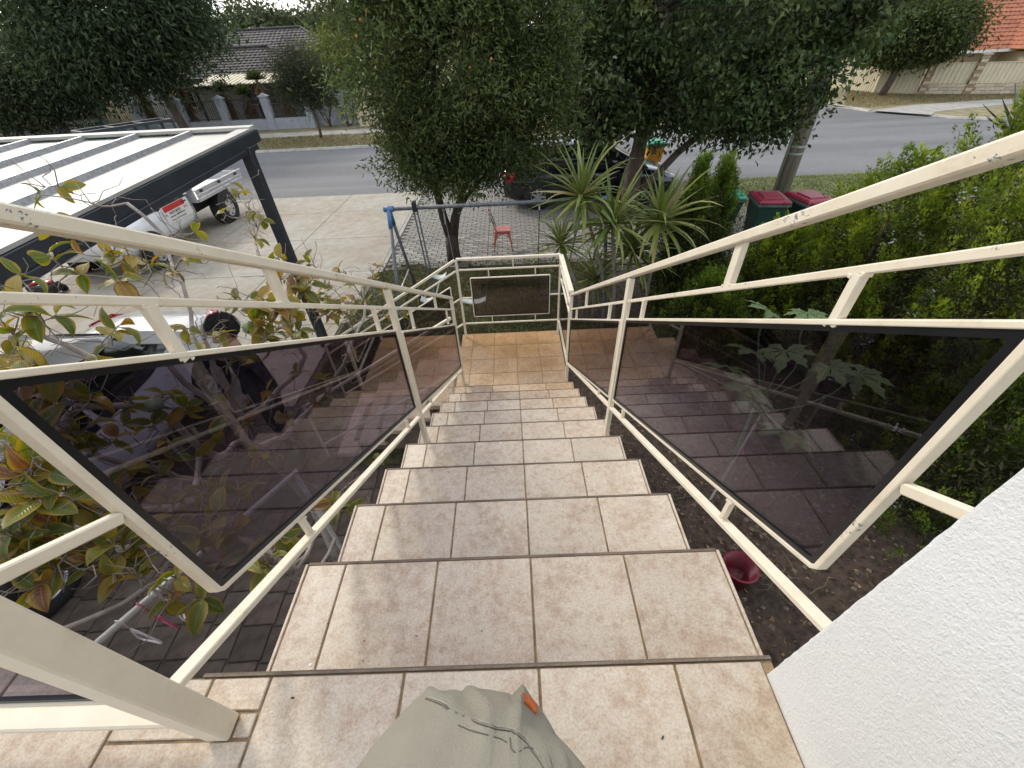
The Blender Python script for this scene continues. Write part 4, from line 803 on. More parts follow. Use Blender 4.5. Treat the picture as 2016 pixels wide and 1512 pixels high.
for i, (x, y, z, rx, rz) in enumerate(((-33, 52, 1.2, 6, 3.4), (-25, 56, .9, 5.5, 3.3), (-18.5, 55, .7, 5, 3.0), (-12, 54, 1.0, 5, 3.4), (-5, 55, 3.0, 6, 4.6), (3, 56, 2.6, 6, 4.4), (12, 58, 2.5, 6, 4.2), (22, 56, 1.8, 6, 3.6), (31, 55, 1.9, 6, 3.4), (41, 54, 2.2, 6.5, 3.6), (-41, 50, .8, 6, 3.2))):
    simple_tree('background_tree', 'mid-green tree crown behind the dark-roofed houses across the road' if x < 0 else ('mid-green tree crown beyond the side street' if x < 25 else 'mid-green tree crown behind the terracotta roof'), x, y, z, rx, rz, bgc, 300, 36, .55, .22, tr=.25, group='trees behind the dark roofs' if x < 0 else ('trees beyond the side street' if x < 25 else 'trees behind the terracotta roof'))

# ------------------------------------------------------------------ conifers along the right boundary
def conifer(x, y, top, r, label, n=5200, sharp=.62, cols=((.165, .235, .026), (.21, .275, .030), (.265, .32, .040), (.115, .17, .022)), lean=(.0, .0), cones=0):
    b_ = np.array([x, y, G]); t_ = wthing('conifer', label, 'conifer', tuple(b_), 'conifers along the right-hand boundary'); h = top-G
    k = 460; ang = rng.random(k)*6.283; tz = .04+.96*rng.random(k)**.9; bulge = np.array([.8 if q < .1 else 1. for q in tz])
    prof = lambda q: r*np.minimum(1.0, 1.3*(1-q)**sharp)*(.85+.15*np.sin(q*9)) 
    lump = 1+.22*np.sin(ang*5+tz*11)+.12*np.sin(ang*9-tz*17)
    rr = prof(tz)*lump*(.78+.22*rng.random(k)); cc = np.stack([np.cos(ang)*rr+lean[0]*tz*h, np.sin(ang)*rr+lean[1]*tz*h, tz*h], 1)
    pl = np.array(cols)[rng.integers(len(cols), size=k)]*(1+.2*rng.normal(size=(k, 1)))
    per = int(n*3.6)//k+1; outw = np.stack([np.cos(ang), np.sin(ang), np.full(k, .9)], 1)
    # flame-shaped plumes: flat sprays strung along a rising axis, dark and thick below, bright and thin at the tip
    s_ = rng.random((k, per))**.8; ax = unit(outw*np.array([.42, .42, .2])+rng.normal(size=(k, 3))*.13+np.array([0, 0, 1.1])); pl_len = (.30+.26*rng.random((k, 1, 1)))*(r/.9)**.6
    fan = unit(np.cross(ax, rng.normal(size=(k, 3)))); wid = .062*np.sin(np.pi*np.clip(s_*.9+.12, 0, 1))**.8*(r/.9)**.5; off = rng.normal(size=(k, per))*wid
    pos = cc[:, None, :]+ax[:, None, :]*(s_[..., None]-.35)*pl_len+fan[:, None, :]*off[..., None]+rng.normal(size=(k, per, 3))*.013
    dr = ax[:, None, :]+fan[:, None, :]*(off/.07)[..., None]*.5+rng.normal(size=(k, per, 3))*.22; pos = pos.reshape(-1, 3); dr = unit(dr.reshape(-1, 3)); m_ = len(pos)
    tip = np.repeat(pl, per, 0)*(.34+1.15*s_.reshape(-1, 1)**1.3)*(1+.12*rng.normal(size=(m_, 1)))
    sd = unit(np.repeat(fan, per, 0)+rng.normal(size=(m_, 3))*.35); V = []; C = []; ls = .022+.017*rng.random((m_, 1))
    for an, f_ in ((-.55, .8), (0.03, 1.2), (.6, .8)):
        dd = dr*math.cos(an)+sd*math.sin(an); pp = unit(np.cross(dd, np.cross(dr, sd))); o_ = pos+dr*ls*.2*abs(an)
        V += [o_-pp*.0042, o_+pp*.0042, o_+dd*ls*f_]
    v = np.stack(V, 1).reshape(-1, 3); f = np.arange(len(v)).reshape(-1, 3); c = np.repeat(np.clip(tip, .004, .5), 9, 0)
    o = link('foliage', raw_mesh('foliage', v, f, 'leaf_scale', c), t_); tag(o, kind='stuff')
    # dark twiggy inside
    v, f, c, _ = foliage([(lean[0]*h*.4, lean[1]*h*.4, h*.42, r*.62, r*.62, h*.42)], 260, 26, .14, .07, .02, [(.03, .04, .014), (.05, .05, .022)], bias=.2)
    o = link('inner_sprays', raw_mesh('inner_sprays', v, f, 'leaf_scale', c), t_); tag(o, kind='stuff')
    MB().tube([(x, y, G-.02), (x+lean[0]*h*.4, y+lean[1]*h*.4, G+h*.5), (x+lean[0]*h*.9, y+lean[1]*h*.9, G+h*.92)], [.06, .04, .01], 7).build('trunk', 'bark_brown', t_, smooth=True)
    if cones:
        mb = MB(); ids = rng.choice(k, cones)
        for i in ids:
            for q in range(7):
                p = b_+cc[i]*np.array([1.06, 1.06, 1])+rng.normal(size=3)*.028; s = random.uniform(.009, .015)
                mb.add([p+(s, 0, 0), p-(s, 0, 0), p+(0, s, 0), p-(0, s, 0), p+(0, 0, s), p-(0, 0, s)], [(0, 2, 4), (2, 1, 4), (1, 3, 4), (3, 0, 4), (2, 0, 5), (1, 2, 5), (3, 1, 5), (0, 3, 5)])
        tag(mb.build('cones', 'cone_silver', t_), kind='stuff')
    return t_
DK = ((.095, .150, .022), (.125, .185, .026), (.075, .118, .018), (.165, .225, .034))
conifer(2.62, 5.75, -.52, .42, 'narrow dark conifer with a pointed tip next to the sword-leaved plants', 6200, 1.0, DK)
conifer(3.10, 6.05, -.62, .46, 'upright blunt-topped conifer beside the green-lidded bin', 6200, .85, DK)
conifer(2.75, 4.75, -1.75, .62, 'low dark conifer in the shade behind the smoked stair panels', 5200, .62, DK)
conifer(3.75, 5.15, -1.25, .66, 'rounded bright conifer in front of the red-lidded bins', 7800)
conifer(4.75, 5.55, -1.05, .62, 'conifer with a small leafy tip just right of the red-lidded bins', 6800)
conifer(4.40, 4.50, -.38, .88, 'broad lime-green conifer with silvery cones at the middle of the hedge', 9500, cones=26)
conifer(4.80, 3.75, .48, 1.0, 'tall lime-green conifer with silvery cones next to the agave', 10500, cones=36)
conifer(4.40, 2.75, .40, 1.05, 'wide conifer dotted with silvery cones near the white wall', 10500, cones=44)
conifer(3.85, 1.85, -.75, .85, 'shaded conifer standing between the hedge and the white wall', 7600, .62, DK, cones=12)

# ------------------------------------------------------------------ sword-leaved plants
def sword(seed, seg=6):
    r = np.random.default_rng(seed); dr = r.uniform(.03, .45); V = []; F = []
    for i in range(seg+1):
        u = i/seg; w = .037*(.35+.65*min(1, u*4))*(1-u**2.2)+.0015; a = dr*u*u; x, z = u-.45*a*u, -a*u*.75+.05*u
        V += [(x, -w, z+w*.5), (x, 0, z), (x, w, z+w*.5)]
    for i in range(seg):
        k = i*3; F += [(k, k+3, k+4, k+1), (k+1, k+4, k+5, k+2)]
    me = bpy.data.meshes.new('leaf'); me.from_pydata(V, [], F); me.polygons.foreach_set('use_smooth', [True]*len(F)); me.materials.append(M['sword_leaf']); me.update(); return me
SW = [sword(s) for s in range(6)]
def rosette(t_, c, ln, n, tilt=(0, 0), lo=-.55):
    for i in range(n):
        az = i*2.39996+random.uniform(-.2, .2); el = 1.42-(i/n)**.75*(1.42-lo)+random.uniform(-.12, .12); L_ = ln*1.42*random.uniform(.75, 1.1)*(.85 if el > 1.1 else 1)
        put('leaf', random.choice(SW), t_, (c[0], c[1], c[2]+.03*(1-i/n)), (random.uniform(-.3, .3), -el, az), (L_, L_*random.uniform(.75, 1.05), L_))
for hx, hz, bx, ln, n, lab in ((1.09, -.98, 1.75, .66, 64, 'tallest sword-leaved plant, its rosette in front of the dark car'), (.81, -1.70, 1.30, .52, 46, 'sword-leaved plant with its rosette leaning over the landing corner'), (1.60, -1.40, 1.85, .66, 66, 'dense yellow-tinged sword-leaved plant behind the two ringed trunks'),
                               (1.98, -1.86, 2.02, .70, 64, 'sword-leaved plant with long drooping leaves above a ringed trunk'), (2.34, -1.40, 2.36, .72, 72, 'wide-spreading sword-leaved plant touching the pointed conifer'), (1.42, -2.35, 1.45, .50, 40, 'low sword-leaved plant growing against the landing railing')):
    yy = 5.42+random.uniform(-.2, .2); k_ = (yy+.237)/6.437; hx *= k_; hz = .89+(hz-.89)*k_; bx *= k_; ln *= .92
    t_ = wthing('sword_plant', lab, 'plant', (bx, yy, G), 'sword-leaved plants beyond the landing')
    MB().tube([(bx, yy, G-.02), (bx+(hx-bx)*.35, yy, G+(hz-G)*.5), (hx, yy, hz+.02)], [.034, .028, .020], 9).build('trunk', 'trunk_ringed', t_, smooth=True)
    rosette(t_, (hx, yy, hz), ln, n)
ag = wthing('agave', 'grey-green agave with stiff upright leaves rising above the hedge', 'plant', (7.2, 4.9, G), None)
ac = np.array(aty(1996, 268, 4.9)); ag.location = (ac[0], 4.9, G); WOFF[ag.name] = (ac[0], 4.9, G)
MB().tube([(ac[0], 4.9, G-.02), (ac[0], 4.9, ac[2])], [.07, .05], 8).build('trunk', 'trunk_ringed', ag)
pmat('agave_leaf', (.085, .115, .085), .5, ns=12, amt=.25)
for i in range(22):
    az = i*2.4; el = 1.35-.055*i; dv = np.array([math.cos(az)*math.cos(el), math.sin(az)*math.cos(el), math.sin(el)]); L_ = random.uniform(.42, .58); sd = nrm(np.cross(dv, (0.2, .1, 1))); up = np.cross(sd, dv); pts = []
    for u in np.linspace(0, 1, 5):
        w = .042*(1-u**1.6)+.001; p = ac+dv*L_*u; pts.append([p-sd*w+up*w*.4, p-up*w*.25, p+sd*w+up*w*.4, p+up*.006])
    MB().loft(pts).build('leaf', 'agave_leaf', ag)

# papaya-like plant with lobed leaves, staked
pb = atz(1399, 982, G); pp = wthing('lobed_plant', 'young plant with large deeply lobed leaves tied to a stake behind the smoked panel', 'plant', (pb[0]+.12, pb[1]+.1, G))
pmat('lobed_leaf', (.055, .090, .030), .55, ns=14, amt=.35, col2=(.075, .11, .038), spec=.25)
def lobed(ln, seed):
    r = np.random.default_rng(seed); mb = MB()
    for k in range(7):
        a = (k-3)*.78; L_ = ln*(1-.10*abs(k-3)); P = lambda u, w: (L_*u*math.cos(a)-w*math.sin(a), L_*u*math.sin(a)+w*math.cos(a), -.16*L_*u*u+r.normal()*.004+.25*abs(w))
        out = [(0, 0), (.22, .07), (.42, .15), (.50, .24), (.60, .13), (.74, .17), (.84, .07), (1, 0)]
        top = [P(u, w*L_) for u, w in out]; bot = [P(u, -w*L_) for u, w in out[1:-1]]; mid = [P(u, 0) for u, w in out[1:-1]]
        n = len(mid); vs = [top[0]]+mid+[top[-1]]+top[1:-1]+bot; fs = [(0, n+2, 1), (0, 1, 2*n+2)]
        for i in range(n-1): fs += [(1+i, n+2+i, n+3+i, 2+i), (1+i, 2+i, 2*n+3+i, 2*n+2+i)]
        fs += [(n, 2*n+1, n+1), (n, n+1, 3*n+1)]; mb.add(vs, fs)
    return mb.mesh('leaf', 'lobed_leaf', True)
LB = [lobed(1.0, s) for s in range(3)]; pr = np.array([pb[0]+.12, pb[1]+.1, G]); tops = [(1515, 612, 2.95), (1480, 690, 2.75), (1545, 690, 2.75), (1635, 722, 2.6), (1480, 765, 2.5), (1545, 850, 2.35), (1590, 615, 2.9), (1690, 735, 2.6), (1430, 720, 2.8)]
crownp = pr+np.array([.05, .12, 1.25]); MB().tube([pr-(0, 0, .02), pr+(.02, .04, .6), crownp], [.022, .018, .012], 8).build('stem', 'fruit_green', pp, smooth=True)
for i, q in enumerate(tops):
    e = np.array(atd(*q)); MB().tube(bend(crownp-(0, 0, .03*i), e, 6, .06), .0055, 6).build('leaf_stalk', 'fruit_green', pp, smooth=True)
    put('leaf', LB[i % 3], pp, tuple(e), (random.uniform(-.4, .4), random.uniform(-.5, .3), math.atan2(e[1]-crownp[1], e[0]-crownp[0])), (random.uniform(.19, .24),)*3)
sb = atz(1397, 985, G+.0); se = sb+np.array([.30, .25, .95])
tag(MB().tube([sb-(0, 0, .03), se], .011, 8).build('garden_stake', 'pvc_pipe'), 'pale garden stake leaning beside the lobed-leaf plant', 'stake')
tie = sb+(se-sb)*.62; tag(MB().tube([tie+np.array([math.cos(a)*.03, math.sin(a)*.05, .02*math.sin(a*2)]) for a in np.linspace(0, 6.3, 12)]+[tie+(.05, .0, -.05)], .006, 6).build('plant_tie', 'pink_plastic'), 'pink tie wrapped round the pale garden stake', 'tie')

# ------------------------------------------------------------------ grass, litter, clods
def blades(name, poly, n, h, cols, z, w=.006, dens=None):
    xs_ = np.array([p[0] for p in poly]); ys_ = np.array([p[1] for p in poly]); P = []
    from mathutils.geometry import intersect_point_tri_2d
    def inside(x, y):
        c = False; j = len(poly)-1
        for i in range(len(poly)):
            if (poly[i][1] > y) != (poly[j][1] > y) and x < (poly[j][0]-poly[i][0])*(y-poly[i][1])/(poly[j][1]-poly[i][1])+poly[i][0]: c = not c
            j = i
        return c
    while len(P) < n:
        x = random.uniform(xs_.min(), xs_.max()); y = random.uniform(ys_.min(), ys_.max())
        if inside(x, y) and (dens is None or random.random() < dens(x, y)): P.append((x, y, z))
    P = np.array(P); a = rng.random(n)*6.283; sd = np.stack([np.cos(a), np.sin(a), np.zeros(n)], 1); hh = h*(.5+rng.random((n, 1))); ln = rng.normal(size=(n, 3))*.5; ln[:, 2] = 1; tip = P+unit(ln)*hh
    v = np.stack([P-sd*w, P+sd*w, tip], 1).reshape(-1, 3); f = np.arange(3*n).reshape(-1, 3); cb = np.array(cols)[rng.integers(len(cols), size=n)]*(1+.25*rng.normal(size=(n, 1)))
    o = link(name, raw_mesh(name, v, f, 'grass_blade', np.repeat(np.clip(cb, .01, .6), 3, 0))); return tag(o, kind='stuff')
GC = [(.060, .082, .022), (.080, .095, .028), (.12, .105, .045), (.045, .062, .018)]
patch = lambda x, y: .45+.55*(.5+.5*math.sin(x*3.1+1.2*math.sin(y*2.3))*math.cos(y*2.1+x)) if y > 4.7 else .9
tag(blades('grass', [(-2.9, 4.1), (.5, 4.0), (1.0, 6.8), (2.0, 7.7), (2.0, 8.1), (-2.6, 8.35), (-3.0, 7.6)], 60000, .055, GC, G+.004, .004, patch), 'patchy green grass growing between the landing and the grey pavers', 'grass')
tag(blades('grass', [(3.2, 9.0), (16, 9.0), (17, 13.3), (3.2, 13.70)], 42000, .05, [(.10, .125, .04), (.13, .145, .05), (.085, .105, .035)], G+.012, .007), 'short green verge grass around the wooden pole', 'grass')
tag(blades('grass', [(-20, 21.9), (4, 21.9), (4, 25.3), (-20, 25.3)], 26000, .07, [(.22, .19, .085), (.17, .17, .06), (.26, .21, .12)], VZ, .012), 'dry yellowish verge grass along the far kerb', 'grass')
tag(blades('grass', [(18.7, 26.5), (19.3, 25.6), (26, 26.2), (34, 25.4), (34, 27), (24.6, 29.8), (23, 33)], 14000, .07, [(.24, .20, .10), (.28, .22, .13), (.17, .16, .06)], VZ, .014), 'dry sandy verge grass before the cream corner fence', 'grass')
def scatter(name, poly_box, n, size, mat, z, label, cat):
    x0, x1, y0, y1 = poly_box; P = np.stack([rng.uniform(x0, x1, n), rng.uniform(y0, y1, n), np.full(n, z)+rng.random(n)*.01], 1); d = rng.normal(size=(n, 3)); d[:, 2] *= .35
    v, f, c = leaves(P, d, size*(.5+rng.random(n)), size*.45*(.5+rng.random(n)), np.tile([.2, .13, .07], (n, 1))*(1+.5*rng.normal(size=(n, 1))).clip(.3, 2)); o = link(name, raw_mesh(name, v, f, 'leaf_scale', np.clip(c, .02, .6))); return tag(o, label, cat, kind='stuff')
scatter('leaf_litter', (-2.5, 2.0, 4.6, 8.2), 5200, .045, 'litter', G+.012, 'fallen brown leaves scattered over the patchy grass', 'leaves')
scatter('leaf_litter', (.56, 3.3, -.4, 4.2), 1500, .05, 'litter', G+.008, 'dry twigs and leaves lying on the dark garden soil', 'leaves')
mb = MB()
for i in range(900):
    x, y = random.uniform(.57, 3.6), random.uniform(-.5, 4.0); s = random.uniform(.006, .032); e = [np.array(nrm(rng.normal(size=3)))*s*random.uniform(.5, 1) for _ in range(6)]
    mb.add([np.array((x, y, G+.006))+q*np.array([1, 1, .7]) for q in ((s, 0, 0), (-s, .2*s, 0), (0, s*.8, .2*s), (.1*s, -s, 0), (0, .1*s, s), (0, 0, -s))], [(0, 2, 4), (2, 1, 4), (1, 3, 4), (3, 0, 4), (2, 0, 5), (1, 2, 5), (3, 1, 5), (0, 3, 5)])
tag(tag(mb.build('soil_clods', 'stone'), 'small clods and stones on the garden soil right of the stairs', 'stones'), kind='stuff')
mb = MB()
for i in range(130):
    x, y = random.uniform(.6, 2.8), random.uniform(0, 3.6); a = random.uniform(0, 6.28); l = random.uniform(.06, .28); p = np.array((x, y, G+.02)); q = p+np.array((math.cos(a)*l, math.sin(a)*l, random.uniform(0, .05))); mb.tube(bend(p, q, 4, .12), .0022, 4)
tag(tag(mb.build('dry_twigs', 'verge_dry'), 'thin dry twigs strewn over the dark garden soil', 'twigs'), kind='stuff')
# ------------------------------------------------------------------ vehicles (x forward, local coordinates)
def wheel(t_, x, y, r, w, spokes=7, rim='alloy', steel=False):
    wl = MB().lathe([(r*.62, -w/2), (r*.93, -w/2), (r, -w*.32), (r, w*.32), (r*.93, w/2), (r*.62, w/2), (r*.60, w*.30), (r*.60, -w*.30), (r*.62, -w/2)], 30, (x, y, r), 'y', cap=False).build('wheel', 'tyre', t_, auto=True)
    sg = 1 if y > 0 else -1; yo = y+sg*w*.34
    rb = MB().lathe([(r*.63, -w*.30), (r*.63, w*.42), (r*.56, w*.42), (r*.54, 0.0), (r*.54, -w*.30)], 28, (x, y, r), 'y', cap=False)
    if sg < 0: rb = MB().lathe([(r*.63, w*.30), (r*.63, -w*.42), (r*.56, -w*.42), (r*.54, 0.0), (r*.54, w*.30)], 28, (x, y, r), 'y', cap=False)
    rb.build('rim', rim, wl, auto=True)
    hb = MB().lathe([(r*.16, -.02), (r*.15, .02)], 16, (x, yo, r), 'y')
    for k in range(spokes):
        a = 2*math.pi*k/spokes; hb.bar((x+math.cos(a)*r*.1, yo, r+math.sin(a)*r*.1), (x+math.cos(a)*r*.58, yo+sg*.01, r+math.sin(a)*r*.58), r*.16 if not steel else r*.30, .025, up=(0, 1, 0))
    hb.build('spokes', rim, wl)
    MB().lathe([(r*.56, -.004), (r*.56, .004)], 24, (x, y-sg*w*.1, r), 'y').build('brake_disc', 'plastic_dark', wl)
SEC = [(-.78, 0), (-.95, .06), (-1, .30), (-1, .55), (-.975, .80), (-.90, .95), (-.72, 1.0), (-.36, 1.015)]
SEC = SEC+[(0, 1.02)]+[(-a, b) for a, b in SEC[::-1]]
def car_body(t_, st, mat, name='body'):
    """st: stations (x, half width, z low, z top)"""
    rings = [[(x, hw*a, z0+(z1-z0)*b) for a, b in SEC] for x, hw, z0, z1 in st]
    return MB().loft(rings).build(name, mat, t_, auto=True)
def greenhouse(t_, st, body):
    """st: stations (x, half width at belt, half width at roof, z belt, z roof)"""
    rings = []
    for x, wb, wt, zb, zr in st:
        h = zr-zb; rings.append([(x, -wb, zb-.03), (x, -(wb*.55+wt*.45), zb+h*.5), (x, -wt*1.0, zb+h*.86), (x, -wt*.86, zb+h*.975), (x, -wt*.45, zr), (x, 0, zr+.012), (x, wt*.45, zr), (x, wt*.86, zb+h*.975), (x, wt*1.0, zb+h*.86), (x, (wb*.55+wt*.45), zb+h*.5), (x, wb, zb-.03)])
    return MB().loft(rings).build('windows', 'car_glass', t_, auto=True)
def arches(t_, xs, W, r):
    for x in xs:
        for s in (-1, 1):
            MB().lathe([(r*1.13, -.003), (r*1.13, .003)], 26, (x, s*(W/2+.0015), r+.015), 'y').build('wheel_arch', 'plastic_dark', t_)
def seam(t_, pts): MB().tube(pts, .006, 4).build('door_seam', 'plastic_dark', t_)
def side_of(st, x, z):      # half width of the body at x for height z
    xs = [q[0] for q in st]; i = int(np.clip(np.searchsorted(xs, x)-1, 0, len(xs)-2)); u = (x-xs[i])/(xs[i+1]-xs[i]); hw = st[i][1]+(st[i+1][1]-st[i][1])*u; z0 = st[i][2]+(st[i+1][2]-st[i][2])*u; z1 = st[i][3]+(st[i+1][3]-st[i][3])*u
    b = (z-z0)/(z1-z0); k = np.interp(b, [0, .06, .30, .55, .80, .95, 1.0], [.78, .95, 1, 1, .975, .90, .72]); return hw*k
def sedan(name, label, paint, loc, rz, L=4.55, W=1.76, hatch=False, H=1.45, wr=.315, belt=.90, xr=None):
    t_ = thing(name, label, 'car', loc, rz); h = L/2; xf, xb = h*.60, -h*.58
    st = [(-h, W*.36, .38, .78), (-h+.05, W*.44, .30, .90), (-h+.30, W*.485, .22, belt+.05), (xb, W*.5, .20, belt+.06), (0, W*.5, .20, belt+.03), (h*.45, W*.5, .20, belt+.0), (h*.80, W*.48, .21, .82), (h-.14, W*.43, .25, .70), (h-.02, W*.36, .32, .60), (h, W*.30, .38, .54)]
    if hatch: st[0] = (-h, W*.40, .40, .90); st[1] = (-h+.05, W*.46, .30, .98)
    car_body(t_, st, paint)
    if hatch: gs = [(-h+.10, W*.42, W*.30, belt+.03, belt+.06), (-h+.42, W*.455, W*.36, belt+.03, H-.08), (-h+.85, W*.465, W*.375, belt+.03, H-.01), (0, W*.475, W*.385, belt+.01, H), (h*.18, W*.475, W*.38, belt+.0, H-.03), (h*.62, W*.455, W*.34, belt-.05, belt+.0)]
    else: gs = [(-h*.66, W*.42, W*.30, belt+.03, belt+.06), (-h*.38, W*.455, W*.35, belt+.02, H-.05), (-h*.16, W*.465, W*.37, belt+.01, H), (h*.08, W*.47, W*.375, belt, H-.01), (h*.20, W*.465, W*.365, belt-.01, H-.05), (h*.56, W*.445, W*.33, belt-.04, belt-.01)]
    greenhouse(t_, gs, paint)
    # roof skin, pillars
    ra, rb = (gs[1], gs[4]); xs_ = [g[0] for g in gs]
    f = lambda x, i: np.interp(x, xs_, [g[i] for g in gs]); rings = []
    for x in np.linspace(ra[0]-.03, rb[0]+.02, 9):
        wt, zb, zr = f(x, 2), f(x, 3), f(x, 4); hh = zr-zb; rings.append([(x, -wt*1.012, zb+hh*.84), (x, -wt*.88, zb+hh*.985+.006), (x, -wt*.45, zr+.010), (x, 0, zr+.022), (x, wt*.45, zr+.010), (x, wt*.88, zb+hh*.985+.006), (x, wt*1.012, zb+hh*.84), (x, wt*.98, zb+hh*.82), (x, 0, zr-.03), (x, -wt*.98, zb+hh*.82)])
    MB().loft(rings).build('roof', paint, t_, auto=True)
    for s in (-1, 1):
        for xa, xc, w in ((gs[-1][0]-.02, gs[-2][0]+.03, .07), (gs[0][0]+.02, gs[1][0]-.02, .16), (h*.02, h*.0, .06)):
            P = lambda x, q: np.array((x, s*((f(x, 1)*(1-q)+f(x, 2)*q)+.008), f(x, 3)*(1-q)+(f(x, 3)+(f(x, 4)-f(x, 3))*.88)*q))
            a = np.array((xa, s*(f(xa, 1)+.004), f(xa, 3)-.01)); c = np.array((xc, s*(f(xc, 2)+.006), f(xc, 3)+(f(xc, 4)-f(xc, 3))*.86))
            MB().bar(a, c, w, .03, up=(0, s, .25), ch=.006, ext=.02).build('pillar', paint, t_)
        for x0 in (h*.40, -h*.02, -h*.42):
            seam(t_, [(x0+dx, s*(side_of(st, x0+dx, z)+.001), z) for z, dx in ((belt, -.03), (.7, 0), (.5, .0), (.30, -.04))])
        for x0 in (h*.05, -h*.36): MB().bar((x0-.02, s*(side_of(st, x0, .80)+.012), .80), (x0-.20, s*(side_of(st, x0-.2, .80)+.012), .805), .022, .026, ch=.006).build('door_handle', paint, t_)
        m_ = np.array((h*.43, s*(W*.5+.10), belt+.05)); MB().frame(m_, np.eye(3), (.055, .10, .07), .03).build('mirror', paint, t_); MB().bar((h*.44, s*W*.455, belt+.01), m_, .04, .04).build('mirror_arm', 'plastic_dark', t_)
        # lamps
        hx = h-.22; MB().loft([[(hx-.22, s*W*.462, .66), (hx-.20, s*W*.45, .74), (hx-.18, s*W*.34, .765), (hx-.16, s*W*.30, .68)], [(hx+.08, s*W*.425, .62), (hx+.08, s*W*.415, .68), (hx+.10, s*W*.32, .70), (hx+.14, s*W*.27, .60)], [(hx+.17, s*W*.375, .58), (hx+.17, s*W*.36, .62), (hx+.19, s*W*.30, .62), (hx+.20, s*W*.27, .57)]]).build('headlight', 'lamp_clear', t_, auto=True)
        tx = -h; MB().loft([[(tx+.34, s*W*.498, .78), (tx+.34, s*W*.496, .90), (tx+.34, s*W*.45, .93), (tx+.34, s*W*.45, .78)], [(tx+.10, s*W*.475, .70), (tx+.10, s*W*.47, .915), (tx+.10, s*W*.40, .935), (tx+.10, s*W*.38, .70)], [(tx+.0, s*W*.40, .69), (tx+.0, s*W*.40, .86), (tx+.0, s*W*.33, .87), (tx+.0, s*W*.30, .69)]]).build('tail_light', 'lamp_red', t_, auto=True)
    seam(t_, [(-h*.66, y, belt+.085) for y in np.linspace(-W*.36, W*.36, 5)]); seam(t_, [(h*.55, y, belt-.005) for y in np.linspace(-W*.40, W*.40, 5)])
    MB().frame((-h-.005, 0, .62), np.eye(3), (.012, .19, .06), .005).build('number_plate', 'gutter_white', t_); MB().frame((h-.01, 0, .42), np.eye(3), (.03, W*.26, .06), .01).build('grille', 'plastic_dark', t_)
    arches(t_, (h*.60, -h*.60), W, wr)
    for x in (h*.60, -h*.60):
        for s in (-1, 1): wheel(t_, x, s*(W/2-.05), wr, .20)
    return t_
sedan('parked_car', 'glossy white sedan with red tail lights under the carport roof edge', 'car_white', (-4.98, 2.72, G+.014), -math.pi/2, 4.5, 1.74)
sedan('parked_car', 'dark navy wagon reflecting the sky, parked on the grey pavers behind the tree', 'car_dark', (2.22, 12.42, G+.02), 0.0, 4.75, 1.86, True, 1.50, .335, .96)

# tray-back ute with a sign on its door
u = thing('parked_ute', 'white tray-back ute with aluminium dropsides and a printed sign on its door', 'ute', (-8.78, 10.47, G+.014), -math.pi/2)
st = [(-.15, .80, .42, 1.08), (.10, .86, .40, 1.10), (.9, .875, .38, 1.08), (1.45, .875, .40, 1.06), (2.05, .86, .42, 1.0), (2.42, .80, .45, .92), (2.52, .70, .50, .80)]
car_body(u, st, 'car_white', 'cab')
gs = [(-.12, .78, .66, 1.06, 1.10), (-.05, .80, .68, 1.06, 1.70), (.45, .82, .70, 1.06, 1.74), (.80, .82, .69, 1.06, 1.68), (1.45, .80, .64, 1.04, 1.08)]
greenhouse(u, gs, 'car_white')
MB().loft([[(x, -.72, z-.04), (x, -.62, z+.01), (x, 0, z+.03), (x, .62, z+.01), (x, .72, z-.04), (x, 0, z-.05)] for x, z in ((-.08, 1.70), (.45, 1.75), (.84, 1.69))]).build('roof', 'car_white', u, auto=True)
for s in (-1, 1):
    MB().bar((1.40, s*.80, 1.06), (.82, s*.70, 1.68), .07, .03, up=(0, s, .2)).build('pillar', 'car_white', u); MB().bar((-.08, s*.80, 1.06), (-.06, s*.70, 1.70), .12, .03, up=(0, s, .2)).build('pillar', 'car_white', u)
    seam(u, [(1.10, s*.878, 1.06), (1.12, s*.882, .8), (1.05, s*.87, .46)]); seam(u, [(-.05, s*.835, 1.06), (-.05, s*.852, .8), (-.05, s*.84, .46)]); seam(u, [(-.05, s*.842, .50), (.5, s*.868, .47), (1.05, s*.875, .46)])
    MB().bar((.12, s*.885, .98), (.30, s*.888, .985), .02, .03).build('door_handle', 'plastic_dark', u)
    MB().frame((1.30, s*.98, 1.16), np.eye(3), (.05, .10, .09), .03).build('mirror', 'plastic_dark', u)
    MB().frame((2.44, s*.66, .82), np.eye(3), (.06, .13, .08), .03).build('headlight', 'lamp_clear', u)
arches(u, (1.72,), 1.755, .36)
for x in (1.72, -1.35):
    for s in (-1, 1): wheel(u, x, s*.835, .36, .22, 6, 'alloy', True)
MB().box(-2.35, .0, -.45, .45, .46, .66).build('chassis', 'plastic_dark', u)
for s in (-1, 1): MB().lathe([(.40, -.13), (.44, -.13), (.44, .13), (.40, .13)], 24, (-1.35, s*.78, .38), 'y').build('mudguard', 'plastic_dark', u)
MB().box(-2.55, -.26, -.92, .92, .80, .87, .005).build('tray_floor', 'aluminium', u)
for s in (-1, 1):
    for k in range(3): MB().box(-2.52, -.29, s*.93-.014, s*.93+.014, .80+.085*k, .878+.085*k, .006).build('dropside_slat', 'aluminium', u)
    MB().box(-2.54, -.27, s*.93-.022, s*.93+.022, 1.057, 1.085, .004).build('dropside_cap', 'aluminium', u)
    for x in (-.5, -1.35, -2.2): MB().frame((x, s*.955, 1.03), np.eye(3), (.05, .02, .03), .008).build('latch', 'plastic_dark', u)
for k in range(3): MB().box(-2.56, -2.535, -.92, .92, .80+.085*k, .878+.085*k, .006).build('dropside_slat', 'aluminium', u)
